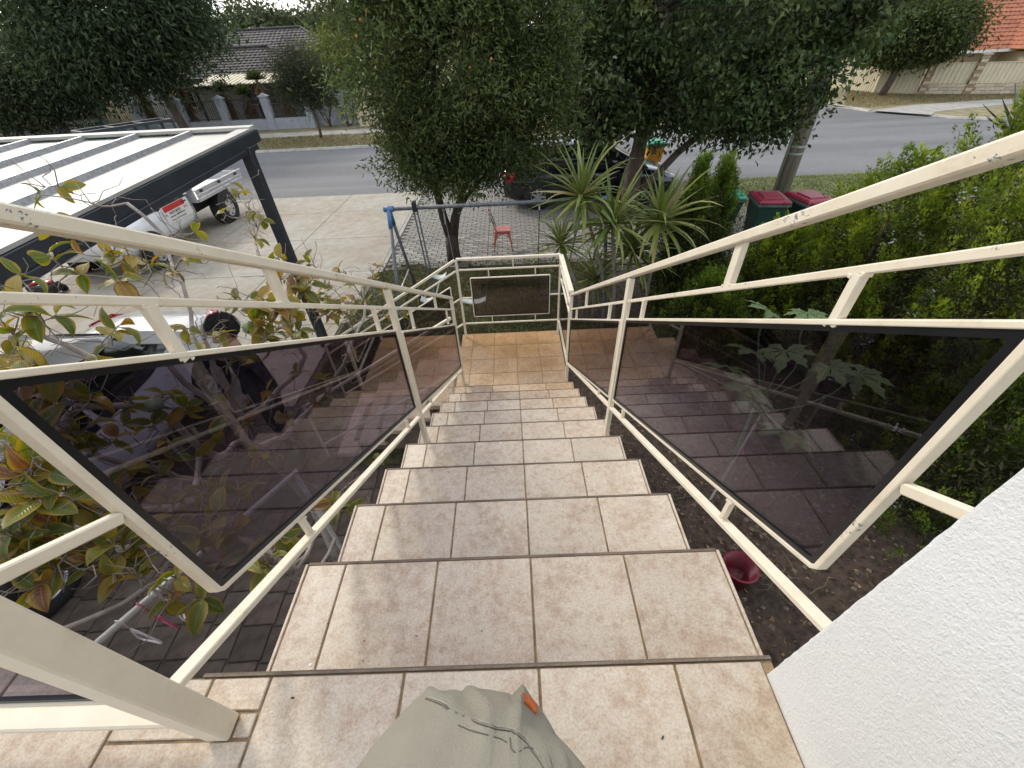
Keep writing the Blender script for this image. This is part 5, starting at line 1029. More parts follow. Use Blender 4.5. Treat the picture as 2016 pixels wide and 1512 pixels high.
MB().box(-.28, -.24, -.90, .90, .80, 1.28, .005).build('headboard', 'aluminium', u); MB().box(-.29, -.23, -.70, .70, 1.28, 1.32, .005).build('headboard_rail', 'aluminium', u)
for y in (-.5, 0, .5): MB().box(-.29, -.23, y-.02, y+.02, 1.32, 1.70, .004).build('headboard_bar', 'aluminium', u)
# sign: painted panel and lettering on the side that faces the stairs
sy = .885
MB().box(.06, 1.0, sy-.004, sy+.006, .68, 1.05).build('sign_panel', 'gutter_white', u)
MB().box(.20, .96, sy+.006, sy+.009, .93, 1.045).build('sign_band', 'sign_red', u)
def text(s_, size, mat, parent, x, z, y, name='lettering'):
    c = bpy.data.curves.new(name, 'FONT'); c.body = s_; c.size = size; c.extrude = .0012; tmp = bpy.data.objects.new(name, c); COL.objects.link(tmp)
    dg = bpy.context.evaluated_depsgraph_get(); me = bpy.data.meshes.new_from_object(tmp.evaluated_get(dg)); bpy.data.objects.remove(tmp)
    me.materials.clear(); me.materials.append(M[mat]); return link(name, me, parent, (x, y, z), (math.pi/2, 0, math.pi))
text('Ph:', .075, 'sign_red', u, .98, .845, sy+.008); text('9470 8049', .095, 'sign_black', u, .83, .845, sy+.008); text('24hrs', .07, 'sign_red', u, .30, .850, sy+.008); text('Commercial & Residential', .052, 'sign_grey', u, .86, .715, sy+.008)
MB().box(.30, .86, sy+.006, sy+.0085, .790, .812).build('sign_rule', 'sign_grey', u)

# glass rack beside the driveway
ra = atz(165, 262, -.62); rb = atz(338, 236, -.62); d = nrm(rb-ra); d[2] = 0; s_ = np.array([-d[1], d[0], 0])
rk = wthing('glass_rack', 'dark steel A-frame rack carrying clear glass sheets behind the carport', 'rack', tuple((ra+rb)/2*np.array([1, 1, 0])+np.array([0, 0, G])))
for o_ in (0, .75): MB().bar(ra+s_*o_, rb+s_*o_, .07, .07).build('top_rail', 'charcoal_steel', rk)
ln = np.linalg.norm(rb-ra)
for i in range(4):
    p = ra+(rb-ra)*i/3; MB().bar(p, p+s_*.75, .06, .06).build('cross_bar', 'charcoal_steel', rk)
    for o_ in (0, .75): MB().bar(p+s_*o_, p+s_*(o_+(-.12 if o_ == 0 else .12))+np.array([0, 0, G+.014-(-.62)]), .05, .05, up=(1, 0, 0)).build('leg', 'charcoal_steel', rk)
for i, (t0, t1, h0, h1, oo) in enumerate(((.02, .42, -.35, .22, 1.0), (.20, .62, -.35, .16, 1.08), (.55, .95, -1.4, -.66, .40))):
    a, b = ra+(rb-ra)*t0+s_*oo, ra+(rb-ra)*t1+s_*oo; z0 = ra[2]+h0-.0 if i < 2 else h0; z1 = ra[2]+h1 if i < 2 else h1
    MB().prism([(a[0], a[1], z0), (b[0], b[1], z0), (b[0], b[1], z1), (a[0], a[1], z1)], s_*.012).build('glass_sheet', 'clear_glass', rk)

# ------------------------------------------------------------------ swing set
sw = wthing('swing_set', 'old grey swing frame with blue corner joints on the grass', 'swing set', (-.2, 5.9, G))
yb, zb = 5.9, -.925; xa, xb_ = -1.74, 1.41
MB().tube([(xa-.06, yb, zb), (xb_+.06, yb, zb)], .028, 14).build('top_bar', 'swing_grey', sw, smooth=True)
for x in (xa, xb_):
    J = MB().tube([(x-.07, yb, zb), (x+.07, yb, zb)], .040, 14)
    for sgn in (-1, 1):
        e = np.array((x-.02, yb+sgn*.80, G-.02)); t0 = np.array((x, yb, zb)); J.tube([t0, t0+(e-t0)*.13], [.038, .031], 12)
        MB().tube([t0+(e-t0)*.06, e], .026, 12).build('leg', 'swing_grey', sw, smooth=True)
    J.build('corner_joint', 'swing_blue', sw, smooth=True)
    a = np.array((x-.012, yb-.50, -2.05)); b = np.array((x-.012, yb+.50, -2.05)); MB().tube([a, b], .014, 8).build('cross_brace', 'galvanised', sw, smooth=True)
def hang(px, py, y): return np.array(aty(px, py, y))
def rope(a, b, mat, r=.006): return MB().tube([a, (np.array(a)+np.array(b))/2, b], r, 6).build('rope', mat, sg_)
def seat(t_, c, w, mat):
    rings = []
    for u in np.linspace(-1, 1, 11):
        x = c[0]+u*w/2; z = c[2]+.055*u*u; dd = .075; rings.append([(x, c[1]-dd, z-.012), (x, c[1]+dd, z-.012), (x, c[1]+dd, z+.006), (x, c[1], z-.004), (x, c[1]-dd, z+.006)])
    MB().loft(rings).build('seat', mat, t_, auto=True)
c1 = hang(934, 594, 5.9); sg_ = wthing('swing', 'pale curved plastic swing seat on long ropes', 'swing', (c1[0], 5.9, c1[2]), 'swings hanging from the grey frame')
seat(sg_, c1, .40, 'swing_pale')
for px, sx in ((872, -.20), (964, .20)):
    tp = hang(px, 408, yb); tp[2] = zb-.03; MB().lathe([(.012, -.004), (.020, -.004), (.020, .004), (.012, .004), (.012, -.004)], 12, tuple(tp-(0, 0, .02)), 'y', cap=False).build('ring', 'galvanised', sg_)
    rope(tp-(0, 0, .035), c1+(sx, 0, .06), 'rope_grey', .0045); MB().tube([tp-(0, 0, .06), tp-(0, 0, .22)+np.array([sx*.0, 0, 0])], .011, 8).build('sleeve', 'galvanised', sg_)
c2 = np.array((.62, 5.9, -2.38)); sg_ = wthing('swing', 'black-roped swing hanging beside the sword-leaved plants', 'swing', (c2[0], 5.9, c2[2]), 'swings hanging from the grey frame')
seat(sg_, c2, .42, 'plastic_dark')
for px, sx in ((1062, -.20), (1150, .20)):
    tp = hang(px, 400, yb); tp[2] = zb-.03; rope(tp, c2+(sx, 0, .06), 'rope_black', .007); MB().frame(tp-(0, 0, .05), np.eye(3), (.010, .010, .03), .003).build('clip', 'white_plastic', sg_)
c3 = np.array(aty(866, 546, 6.05)); sg_ = wthing('glider', 'twin-rod glider with pale blue moulded seats', 'swing', (c3[0], 6.05, G))
gx = hang(815, 404, yb)
MB().frame((gx[0], yb, zb+.02), np.eye(3), (.028, .045, .07), .008).build('hanger_bracket', 'plastic_dark', sg_)
for dx in (-.022, .03): MB().tube([(gx[0]+dx, yb, zb), (c3[0]-.14+dx, 6.0, c3[2]-.12)], .012, 8).build('rod', 'swing_grey', sg_)
seat(sg_, c3, .22, 'swing_pale'); c4_ = np.array(aty(842, 592, 5.75)); seat(sg_, c4_, .20, 'swing_pale')
MB().tube([c3-(0, 0, .02), (c3+c4_)/2-(0, 0, .16), c4_-(0, 0, .02)], .013, 8).build('seat_beam', 'swing_pale', sg_); MB().tube([(c3[0]-.14, 6.0, c3[2]-.12), (c3+c4_)/2-(0, 0, .16)], .012, 8).build('foot_bar', 'swing_grey', sg_)

# red metal chair (backrest towards -x)
fl, fr2 = atz(972, 497, G), atz(1010, 496, G); cc_ = np.array([(fl[0]+fr2[0])/2, fl[1]+.18, G+.012])
ch = thing('metal_chair', 'faded red metal cafe chair standing on the grey pavers', 'chair', tuple(cc_), math.radians(2))
MB().loft([[(-.165, -.16, z), (.175, -.175, z), (.175, .175, z), (-.165, .16, z)] for z in (.435, .452)]).build('seat', 'chair_red', ch, bevel=.008)
MB().loft([[(-.155, -.15, .38), (.165, -.165, .38), (.165, .165, .38), (-.155, .15, .38)], [(-.165, -.16, .436), (.175, -.175, .436), (.175, .175, .436), (-.165, .16, .436)]], cap=False).build('apron', 'chair_red', ch)
for sx, sy_ in ((-1, -1), (-1, 1), (1, -1), (1, 1)):
    a = np.array((sx*.155, sy_*.150, .435)); b = np.array((sx*.205, sy_*.195, .04)); dx, dy = np.array((sx*1., 0, 0)), np.array((0, sy_*1., 0))
    MB().loft([[a+dx*.012+dy*.012, a-dx*.075+dy*.012, a-dx*.07, a, a-dy*.07, a-dy*.075+dx*.012], [(a+b)/2+dx*.006+dy*.006, (a+b)/2-dx*.03+dy*.006, (a+b)/2-dx*.026, (a+b)/2-dx*.006-dy*.006, (a+b)/2-dy*.026, (a+b)/2-dy*.03+dx*.006], [b+dx*.004+dy*.004, b-dx*.016+dy*.004, b-dx*.014, b-dx*.004-dy*.004, b-dy*.014, b-dy*.016+dx*.004]]).build('leg', 'chair_red', ch)
    MB().tube([b+(0, 0, .01), (b[0]+sx*.005, b[1]+sy_*.005, 0)], [.014, .010], 8).build('rubber_foot', 'plastic_dark', ch)
arc = [np.array((-.16-.10-.03*math.cos(q), .165*math.sin(q), .82+.012*math.cos(q))) for q in np.linspace(-1.57, 1.57, 9)]
MB().loft([[p+np.array((0, 0, -.03)), p+np.array((-.012, 0, 0)), p+np.array((0, 0, .03)), p+np.array((.008, 0, 0))] for p in arc]).build('back_rail', 'chair_red', ch, auto=True)
for y in (-.15, .15): MB().tube([(-.13, y, .44), (-.25, y*1.08, .80)], .010, 8).build('back_upright', 'chair_dark', ch)
MB().bar((-.15, 0, .44), (-.285, 0, .81), .012, .045, up=(0, 1, 0)).build('back_slat', 'chair_dark', ch)
MB().tube([(-.17, -.165, .30), (0, 0, .33), (.17, .165, .30)], .007, 6).build('brace', 'chair_dark', ch); MB().tube([(-.17, .165, .30), (0, 0, .325), (.17, -.165, .30)], .007, 6).build('brace', 'chair_dark', ch)

# wheelie bins
def bin_(label, loc, rz, body, lid, group='wheelie bins beyond the conifers', tilt=.0):
    t_ = thing('wheelie_bin', label, 'bin', loc, rz, group)
    MB().loft([[(-x, -y, z), (x, -y, z), (x, y, z), (-x, y, z)] for x, y, z in ((.20, .22, .06), (.215, .24, .30), (.27, .335, .93))]).build('tub', body, t_, bevel=.015)
    MB().loft([[(-x, -y, z), (x, -y, z), (x, y, z), (-x, y, z)] for x, y, z in ((.275, .340, .93), (.305, .37, .935), (.305, .37, .985), (.28, .345, .99))]).build('rim', 'bin_rim', t_, bevel=.008)
    ld = MB().loft([[(-x, -y-.01, z), (x, -y-.01, z), (x, y, z), (-x, y, z)] for x, y, z in ((.30, .375, .992), (.295, .37, 1.03), (.265, .335, 1.055), (.20, .23, 1.065))]).build('lid', lid, t_, bevel=.012)
    MB().loft([[(-x, -y-.03, z), (x, -y-.03, z), (x, y-.06, z), (-x, y-.06, z)] for x, y, z in ((.20, .23, 1.06), (.185, .215, 1.085))]).build('lid_panel', lid, ld, bevel=.008)
    for x in (-.19, .19): MB().box(x-.05, x+.05, -.41, -.37, 1.0, 1.035, .008).build('lid_grip', lid, ld)
    MB().tube([(-.22, .42, 1.0), (.22, .42, 1.0)], .018, 8).build('handle', 'plastic_dark', t_)
    for x in (-.25, .25): MB().lathe([(.10, -.03), (.10, .03)], 18, (x, .26, .10), 'x').build('wheel', 'plastic_dark', t_)
    return t_
bin_('dark green bin with maroon lid standing in front of the wooden pole', (5.25, 8.35, G+.013), -.16, 'plastic_green', 'lid_red')
bin_('dark green bin with maroon lid half hidden by the hedge tip', (6.0, 8.25, G+.013), .10, 'plastic_green', 'lid_red')
bin_('green-lidded bin mostly hidden behind the upright conifer', (4.55, 8.75, G+.013), -.1, 'plastic_green', 'lid_green')
bin_('orange bin with a green lid at the road edge beyond the dark car', (4.62, 14.35, G+.0), .0, 'bin_orange', 'lid_green', 'bin at the kerb')

# utility pole
pb_ = np.array((7.35, 11.4, G)); up_ = wthing('utility_pole', 'weathered round wooden utility pole with a cable conduit on the verge', 'pole', tuple(pb_))
MB().tube([pb_-(0, 0, .1), pb_+(0, 0, 4), pb_+(0, 0, 8.4)], [.205, .19, .15], 18).build('shaft', 'pole_wood', up_, smooth=True)
MB().tube([pb_+(-.225, -.05, 0), pb_+(-.20, -.05, 7.5)], .035, 8).build('conduit', 'galvanised', up_, smooth=True)
for z in (1.16, 1.32): MB().lathe([(.208, -.022), (.208, .022), (.198, .022), (.198, -.022), (.208, -.022)], 20, tuple(pb_+(0, 0, z)), 'z', cap=False).build('metal_band', 'galvanised', up_)
MB().box(pb_[0]-1.1, pb_[0]+1.1, pb_[1]-.05, pb_[1]+.05, G+7.9, G+8.02).build('cross_arm', 'pole_wood', up_)

# small things in the garden and court
bp_ = atz(1448, 1138, G); tag(MB().lathe([(.105, 0), (.130, .20), (.142, .20), (.142, .215), (.124, .215), (.100, .02), (.001, .015)], 26, (bp_[0]-.02, bp_[1], G+.004)).build('plant_pot', 'maroon_plastic', auto=True), 'empty maroon plastic pot on the soil beside the top treads', 'pot')
ph = wthing('clothes_rail', 'grey pipe clothes rail under the broad-leaved tree', 'rail', (-1.6, .8, G))
pa, pe = np.array(atz(152, 1300, -1.05)), np.array(atz(352, 1128, -1.05)); dd = nrm(pe-pa)
MB().tube([pa-dd*.5, pe+dd*.7], .016, 10).build('pipe', 'pvc_pipe', ph, smooth=True)
for q in (pa-dd*.48, pe+dd*.68): MB().tube([q, (q[0], q[1], G-.01)], .016, 10).build('upright', 'pvc_pipe', ph, smooth=True)
def hanger(px, py, mat, lab, ang):
    u0 = (px-152)/200.0; c = pa+(pe-pa)*u0; t_ = tag(thing('clothes_hanger', lab, 'hanger', tuple(c), math.atan2(dd[1], dd[0])+ang, 'clothes hangers on the pipe rail'))
    hk = [(0, .020*math.cos(a), .002+.024*math.sin(a)) for a in np.linspace(-.6, 3.6, 9)]+[(0, -.004, -.03), (0, 0, -.07)]
    MB().tube(hk, .0028, 6).build('hook', mat, t_, smooth=True); MB().tube([(0, 0, -.07), (0, -.06, -.20), (0, -.062, -.225), (0, -.05, -.235), (0, .05, -.235), (0, .062, -.225), (0, .06, -.20), (0, 0, -.07)], .0045, 6).build('bar', mat, t_, smooth=True)
for px, mat, lab, a in ((270, 'pink_plastic', 'pink plastic hanger with its bar swung low on the pipe rail', .2), (300, 'white_plastic', 'pale hanger hooked beside the pink one on the pipe rail', -.25), (430, 'pink_plastic', 'deep pink hanger under the glass frame corner', .1), (452, 'blue_plastic', 'blue plastic hanger under the glass frame corner', -.1), (230, 'white_plastic', 'white hanger at the low end of the pipe rail', .35)): hanger(px, 0, mat, lab, a)
tg = wthing('ride_on_toy', 'small black toy with two red seat pads by the driveway edge', 'toy', tuple(atz(100, 578, G)))
tp = atz(100, 580, G)
MB().frame(tp+(0, 0, .16), np.eye(3), (.28, .13, .09), .03).build('body', 'plastic_dark', tg)
for dx in (-.14, .13): MB().lathe([(.001, 0), (.10, .0), (.105, .03), (.08, .05), (.001, .055)], 16, (tp[0]+dx, tp[1], tp[2]+.25)).build('seat_pad', 'lamp_red', tg, auto=True)
for dx in (-.2, .2):
    for dy in (-.15, .15): MB().lathe([(.08, -.025), (.08, .025)], 14, (tp[0]+dx, tp[1]+dy, tp[2]+.08), 'y').build('wheel', 'tyre', tg)
tag(MB().tube([(-1.05+.02*math.sin(i*1.3), 1.9-.16*i, G+.03+.01*math.cos(i)) for i in range(12)], .012, 8).build('garden_hose', 'lid_green', smooth=True), 'green garden hose lying on the dark pavers below the stairs', 'hose')

# ------------------------------------------------------------------ houses across the road
def hip(t_, x0, x1, y0, y1, ze, zr, mat, rmat, n=16, inset=None, ridge_w=.09):
    k = inset or (y1-y0)/2; ym = (y0+y1)/2; c = [(x0, y0, ze), (x1, y0, ze), (x1, y1, ze), (x0, y1, ze)]; r0, r1 = (x0+k, ym, zr), (x1-k, ym, zr)
    rf = MB().add([(x0+.1, y0+.1, ze-.02), (x1-.1, y0+.1, ze-.02), (x1-.1, y1-.1, ze-.02), (x0+.1, y1-.1, ze-.02), (r0[0], r0[1], zr-.06), (r1[0], r1[1], zr-.06)], [(0, 1, 5, 4), (1, 2, 5), (2, 3, 4, 5), (3, 0, 4), (3, 2, 1, 0)]).build('roof', mat, t_)
    for a, b, p, q in ((c[0], c[1], r0, r1), (c[1], c[2], r1, r1), (c[3], c[0], r0, r0)):
        a, b, p, q = map(lambda w: np.array(w, float), (a, b, p, q)); nn = nrm(np.cross(b-a, p-a)); nn = nn if nn[2] > 0 else -nn
        for i in range(n):
            u0, u1 = i/n, (i+1.08)/n; u1 = min(u1, 1); l0, m0, l1, m1 = a+(p-a)*u0, b+(q-b)*u0, a+(p-a)*u1, b+(q-b)*u1; w = np.linalg.norm(m0-l0); nw = max(2, int(w/.30)); top = []; bot = []; ed = []
            for j in range(nw*2+1):
                s_ = j/(nw*2); wv = .022*(j % 2); top.append(l0+(m0-l0)*s_+nn*(.045+wv)); bot.append(l1+(m1-l1)*s_+nn*(.008+wv)); ed.append(l0+(m0-l0)*s_+nn*.0)
            m_ = len(top); MB().add(ed+top+bot, [(j, j+1, m_+j+1, m_+j) for j in range(m_-1)]+[(m_+j, m_+j+1, 2*m_+j+1, 2*m_+j) for j in range(m_-1)]).build('tile_course', mat, rf)
    for a, b in ((c[0], r0), (c[1], r1), (r0, r1)): MB().tube([np.array(a)+(0, 0, .05), np.array(b)+(0, 0, .05)], ridge_w, 8).build('ridge_cap', rmat, rf)
    return rf
def window(t_, x, z, w, h, y, mat='blinds_grey'):
    wn = MB().box(x-w/2, x+w/2, y-.03, y+.02, z, z+h).build('window', 'car_glass', t_)
    for a, b in ((x-w/2, x-w/2+.06), (x+w/2-.06, x+w/2), (x-.03, x+.03)): MB().box(a, b, y-.06, y-.031, z-.002, z+h+.002).build('frame', 'gutter_white', wn)
    for a, b in ((z, z+.06), (z+h-.06, z+h)): MB().box(x-w/2+.061, x-.031, y-.058, y-.032, a, b).build('frame', 'gutter_white', wn); MB().box(x+.031, x+w/2-.061, y-.058, y-.032, a, b).build('frame', 'gutter_white', wn)
    MB().box(x-w/2-.08, x+w/2+.08, y-.10, y-.01, z-.08, z-.004).build('sill', 'concrete_grey', wn)
h1 = wthing('house', 'low pale house with dark tiled hip roof and a cream patio roof in front', 'house', (-17, 38, VZ))
MB().box(-25.5, -10.2, 33.0, 43, VZ-.05, -.40).build('wall', 'house_wall_pale', h1)
hip(h1, -26.2, -9.4, 33.6, 43.6, -.35, 2.0, 'roof_dark', 'roof_dark', 17); hip(h1, -22.2, -12.9, 32.2, 37.2, -.36, 1.05, 'roof_dark', 'roof_dark', 11)
for x, w in ((-21.5, 1.8), (-16.2, 2.0), (-13.2, 1.6)): window(h1, x, VZ+.85, w, 1.15, 32.98)
MB().prism([(-18.6, 29.9, -.62), (-11.6, 29.9, -.62), (-11.6, 32.6, -.22), (-18.6, 32.6, -.22)], (0, 0, .05)).build('patio_roof', 'fence_cream', h1)
for i in range(24): MB().prism([(-18.5+.3*i, 29.9, -.570), (-18.44+.3*i, 29.9, -.570), (-18.44+.3*i, 32.6, -.170), (-18.5+.3*i, 32.6, -.170)], (0, 0, .03)).build('roof_rib', 'fence_cream', h1)
MB().box(-18.65, -11.55, 29.80, 29.895, -.76, -.60).build('gutter', 'charcoal_steel', h1)
for x in (-18.5, -15, -11.7): MB().box(x-.05, x+.05, 29.9, 30.0, VZ, -.62).build('post', 'charcoal_steel', h1)
MB().tube([(-12.3, 38.6, 1.9), (-12.5, 38.6, 3.3)], .06, 8).build('flue', 'bark_brown', h1); MB().lathe([(.10, 0), (.12, .06), (.02, .16)], 12, (-12.5, 38.6, 3.3)).build('flue_cowl', 'plastic_dark', h1)
MB().prism([(-17.6, 33.9, .42), (-16.5, 33.9, .42), (-16.5, 34.5, .72), (-17.6, 34.5, .72)], (0, -.03, .06)).build('skylight', 'lamp_clear', h1)
MB().tube([(-19.6, 35, 1.0), (-19.6, 35, 2.2)], .03, 6).build('aerial_mast', 'galvanised', h1)
h3 = wthing('house', 'dark-roofed neighbouring house half hidden by the olive street tree', 'house', (-36, 40, VZ))
MB().box(-44, -29, 35, 45, VZ-.05, -.3).build('wall', 'house_cream', h3); hip(h3, -45, -28.3, 34.4, 45, -.25, 2.3, 'roof_dark', 'roof_dark', 14)
h2 = wthing('house', 'brick house with orange terracotta hip roof behind the cream corner fence', 'house', (34, 36, VZ))
MB().box(28.6, 42, 33.0, 43, VZ-.05, -.98).build('wall', 'house_cream', h2)
hip(h2, 27.9, 42.7, 32.2, 43.8, -.90, 2.6, 'roof_terracotta', 'ridge_pink', 18, 5.2, .10); hip(h2, 31.6, 40, 30.4, 36, -.91, .98, 'roof_terracotta', 'ridge_pink', 10, 2.8, .10)
MB().box(27.85, 42.75, 32.08, 32.2, -1.02, -.88).build('gutter', 'gutter_white', h2); MB().box(31.55, 40.05, 30.28, 30.40, -1.03, -.89).build('gutter', 'gutter_white', h2); MB().box(32.0, 39.6, 30.9, 33, VZ, -1.0).build('wing_wall', 'house_cream', h2)
window(h2, 35, VZ+.6, 1.8, .9, 30.88)
# pillared fence
WY = 28.4
pf = wthing('pillared_fence', 'low grey rendered wall with capped pillars and black bar panels', 'fence', (-17, WY, VZ))
px_ = [-29.0, -26.4, -23.8, -21.35, -18.9, -16.45, -13.85, -11.5]
for x in px_:
    MB().box(x-.20, x+.20, WY-.20, WY+.20, VZ-.05, VZ+1.62, .01).build('pillar', 'render_grey', pf); MB().add([(x-.26, WY-.26, VZ+1.62), (x+.26, WY-.26, VZ+1.62), (x+.26, WY+.26, VZ+1.62), (x-.26, WY+.26, VZ+1.62), (x, WY, VZ+1.80)], [(0, 1, 4), (1, 2, 4), (2, 3, 4), (3, 0, 4), (3, 2, 1, 0)]).build('pillar_cap', 'render_grey', pf)
for a, b in zip(px_[:-1], px_[1:]):
    MB().box(a+.20, b-.20, WY-.10, WY+.10, VZ-.05, VZ+.55).build('low_wall', 'render_grey', pf)
    for z in (VZ+.62, VZ+1.50): MB().box(a+.20, b-.20, WY-.02, WY+.02, z, z+.035).build('bar_rail', 'bar_black', pf)
    if b > -27:
        n = int((b-a-.4)/.125)
        for i in range(1, n): x = a+.2+(b-a-.4)*i/n; MB().box(x-.009, x+.009, WY-.009, WY+.009, VZ+.656, VZ+1.499).build('bar', 'bar_black', pf)
gw = wthing('boundary_wall', 'solid pale grey rendered boundary wall beside the pillared fence', 'wall', (-10.1, WY+.6, VZ)); MB().box(-11.29, -8.6, WY+.5, WY+.7, VZ-.05, VZ+1.72, .01).build('render', 'render_grey', gw); MB().box(-11.45, -11.25, WY+.21, WY+.70, VZ-.05, VZ+1.66, .01).build('return_wall', 'render_grey', gw)
def ribbed(t_, a, b, z0, z1, mat='fence_cream', pitch=.18, cap=True):
    a = np.array(a, float); b = np.array(b, float); d = b-a; ln = np.linalg.norm(d); d /= ln; s = np.array((-d[1], d[0])); n = max(2, int(ln/pitch)); pr = []
    for i in range(n):
        for u, w in ((0, 0), (.55, 0), (.65, .03), (.9, .03)): p = a+d*ln*(i+u)/n+s*w; pr.append(p)
    pr.append(b); v = [(p[0], p[1], z0) for p in pr]+[(p[0], p[1], z1) for p in pr]; m_ = len(pr); v += [(p[0]+s[0]*.012, p[1]+s[1]*.012, z) for z in (z0, z1) for p in pr]
    MB().add(v, [(i, i+1, m_+i+1, m_+i) for i in range(m_-1)]+[(2*m_+i+1, 2*m_+i, 3*m_+i, 3*m_+i+1) for i in range(m_-1)]).build('panel', mat, t_)
    if cap:
        for z in (z1,): MB().bar((a[0], a[1], z+.015), (b[0], b[1], z+.015), .06, .03).build('cap_rail', mat, t_)
def fence_run(t_, a, b, z0, z1, pw=2.35):
    a = np.array(a, float); b = np.array(b, float); n = max(1, int(round(np.linalg.norm(b-a)/pw)))
    for i in range(n):
        p, q = a+(b-a)*i/n, a+(b-a)*(i+1)/n; ribbed(t_, p, q, z0, z1); MB().box(p[0]-.04, p[0]+.04, p[1]-.04, p[1]+.04, z0-.05, z1+.02).build('post', 'fence_cream', t_)
mf = wthing('metal_fence', 'cream ribbed metal side fence meeting the grey boundary wall', 'fence', (-6, 28.6, VZ)); fence_run(mf, (-8.55, 27.9), (-1.5, 27.6), VZ, VZ+1.75)
mf = wthing('metal_fence', 'plain cream boundary wall behind the leaning street trees', 'fence', (-36, 31, VZ)); fence_run(mf, (-46, 31.5), (-29.4, 30.6), VZ, VZ+1.7)
cf = wthing('corner_fence', 'cream ribbed metal corner fence with limestone block piers and plinth', 'fence', (25, 29, VZ))
fence_run(cf, (22.6, 42), (23.5, 31.2), VZ, VZ+1.50); fence_run(cf, (23.5, 31.2), (25.0, 29.75), VZ, VZ+1.50, 1.1)
blk = boxmesh('block', .36, .30, .155, .012, 'block_cream'); blk2 = boxmesh('block', .36, .22, .155, .012, 'block_cream')
def pier(c, ang, n=11):
    p = MB().frame((c[0], c[1], VZ+.85), (np.array((math.cos(ang), math.sin(ang), 0)), np.array((-math.sin(ang), math.cos(ang), 0)), np.array((0, 0, 1.))), (.165, .165, .85)).build('pier', 'grout', cf)
    for i in range(n): put('block', blk, p, (c[0], c[1], VZ+.08+.165*i), (0, 0, ang+(math.pi/2 if i % 2 else 0)))
    MB().frame((c[0], c[1], VZ+.165*n+.04), (np.array((math.cos(ang), math.sin(ang), 0)), np.array((-math.sin(ang), math.cos(ang), 0)), np.array((0, 0, 1.))), (.22, .22, .04), .01).build('pier_cap', 'block_cream', p)
piers = [(25.15, 29.55), (27.05, 28.6), (29.5, 27.7), (32, 26.9), (34.5, 26.3)]
for c in piers: pier(c, -.42)
for a, b in zip(piers[:-1], piers[1:]):
    a = np.array(a); b = np.array(b); d = nrm(b-a); an = math.atan2(d[1], d[0]); a2, b2 = a+d*.19, b-d*.19; ln = np.linalg.norm(b2-a2); pl = MB().bar((*a2, VZ+.26), (*b2, VZ+.26), .18, .50).build('plinth', 'grout', cf); n = int(ln/.375)
    for r in range(3):
        for i in range(n): p = a2+d*(ln*(i+.5+(.25 if r % 2 else -.0))/n); put('block', blk2, pl, (p[0], p[1], VZ+.09+.165*r), (0, 0, an), ((ln/n-.015)/.36, 1, 1))
    ribbed(cf, a2, b2, VZ+.52, VZ+1.46, pitch=.20)
# yuccas in the front garden
for i, (x, y, h, lab) in enumerate(((-21.6, 29.6, 2.5, 'shaggy palm-like yucca behind the fence beside the large street tree'), (-19.6, 30.2, 2.2, 'yucca with hanging dead leaves near the patio corner'), (-16.6, 29.3, 1.9, 'yucca with a rosette just below the patio gutter'), (-15.4, 29.4, 1.7, 'short yucca with brown skirt in the middle of the patio front'), (-14.3, 29.2, 2.35, 'tallest yucca whose rosette overlaps the cream patio roof'), (-13.0, 29.4, 1.8, 'yucca near the solid grey boundary wall'))):
    t_ = wthing('yucca', lab, 'plant', (x, y, VZ), 'yuccas behind the pillared fence'); c = np.array((x, y, VZ+h)); MB().tube([(x, y, VZ-.02), (x+.05, y, VZ+h*.5), tuple(c)], [.10, .09, .07], 8).build('trunk', 'trunk_ringed', t_, smooth=True)
    n = 150; d_ = rng.normal(size=(n, 3)); d_[:, 2] = np.abs(d_[:, 2])*.9+.05; v, f, cl = leaves(np.tile(c, (n, 1)), d_, .62, .075, np.array([(.10, .12, .045), (.13, .14, .06), (.07, .09, .035)])[rng.integers(3, size=n)]); o = link('rosette', raw_mesh('rosette', v-np.array((x, y, VZ)), f, 'leaf_green', cl), t_); tag(o, kind='stuff')
    n = 420; P = c-np.stack([rng.normal(size=n)*.09, rng.normal(size=n)*.09, rng.random(n)*h*.75], 1); d_ = np.stack([rng.normal(size=n)*.45, rng.normal(size=n)*.45, -np.ones(n)], 1); v, f, cl = leaves(P, d_, .55, .06, np.array([(.20, .145, .085), (.15, .105, .06), (.25, .19, .11)])[rng.integers(3, size=n)]); o = link('dead_leaf_skirt', raw_mesh('dead_leaf_skirt', v-np.array((x, y, VZ)), f, 'leaf_scale', cl), t_); tag(o, kind='stuff')
for x, lab in ((-10.4, 'bare-stemmed frangipani before the grey boundary wall'), (-9.3, 'frangipani with a few leaf tufts next to the cream side fence')):
    t_ = wthing('frangipani', lab, 'shrub', (x, 28.2, VZ), 'shrubs against the grey wall'); mb = MB(); P = []
    for k in range(5):
        a = k*1.3; e = np.array((x+math.cos(a)*.55, 28.2+math.sin(a)*.25, VZ+1.0+.5*random.random())); mb.tube(bend((x, 28.2, VZ), e, 5, .08), [.05, .04, .035, .03, .02], 6); P.append(e)
    mb.build('stems', 'bark_brown', t_, smooth=True); P = np.repeat(np.array(P), 14, 0); v, f, cl = leaves(P, rng.normal(size=P.shape)+np.array((0, 0, .3)), .32, .09, np.tile((.07, .10, .035), (len(P), 1))); tag(link('leaf_tufts', raw_mesh('leaf_tufts', v-np.array((x, 28.2, VZ)), f, 'leaf_green', cl), t_), kind='stuff')
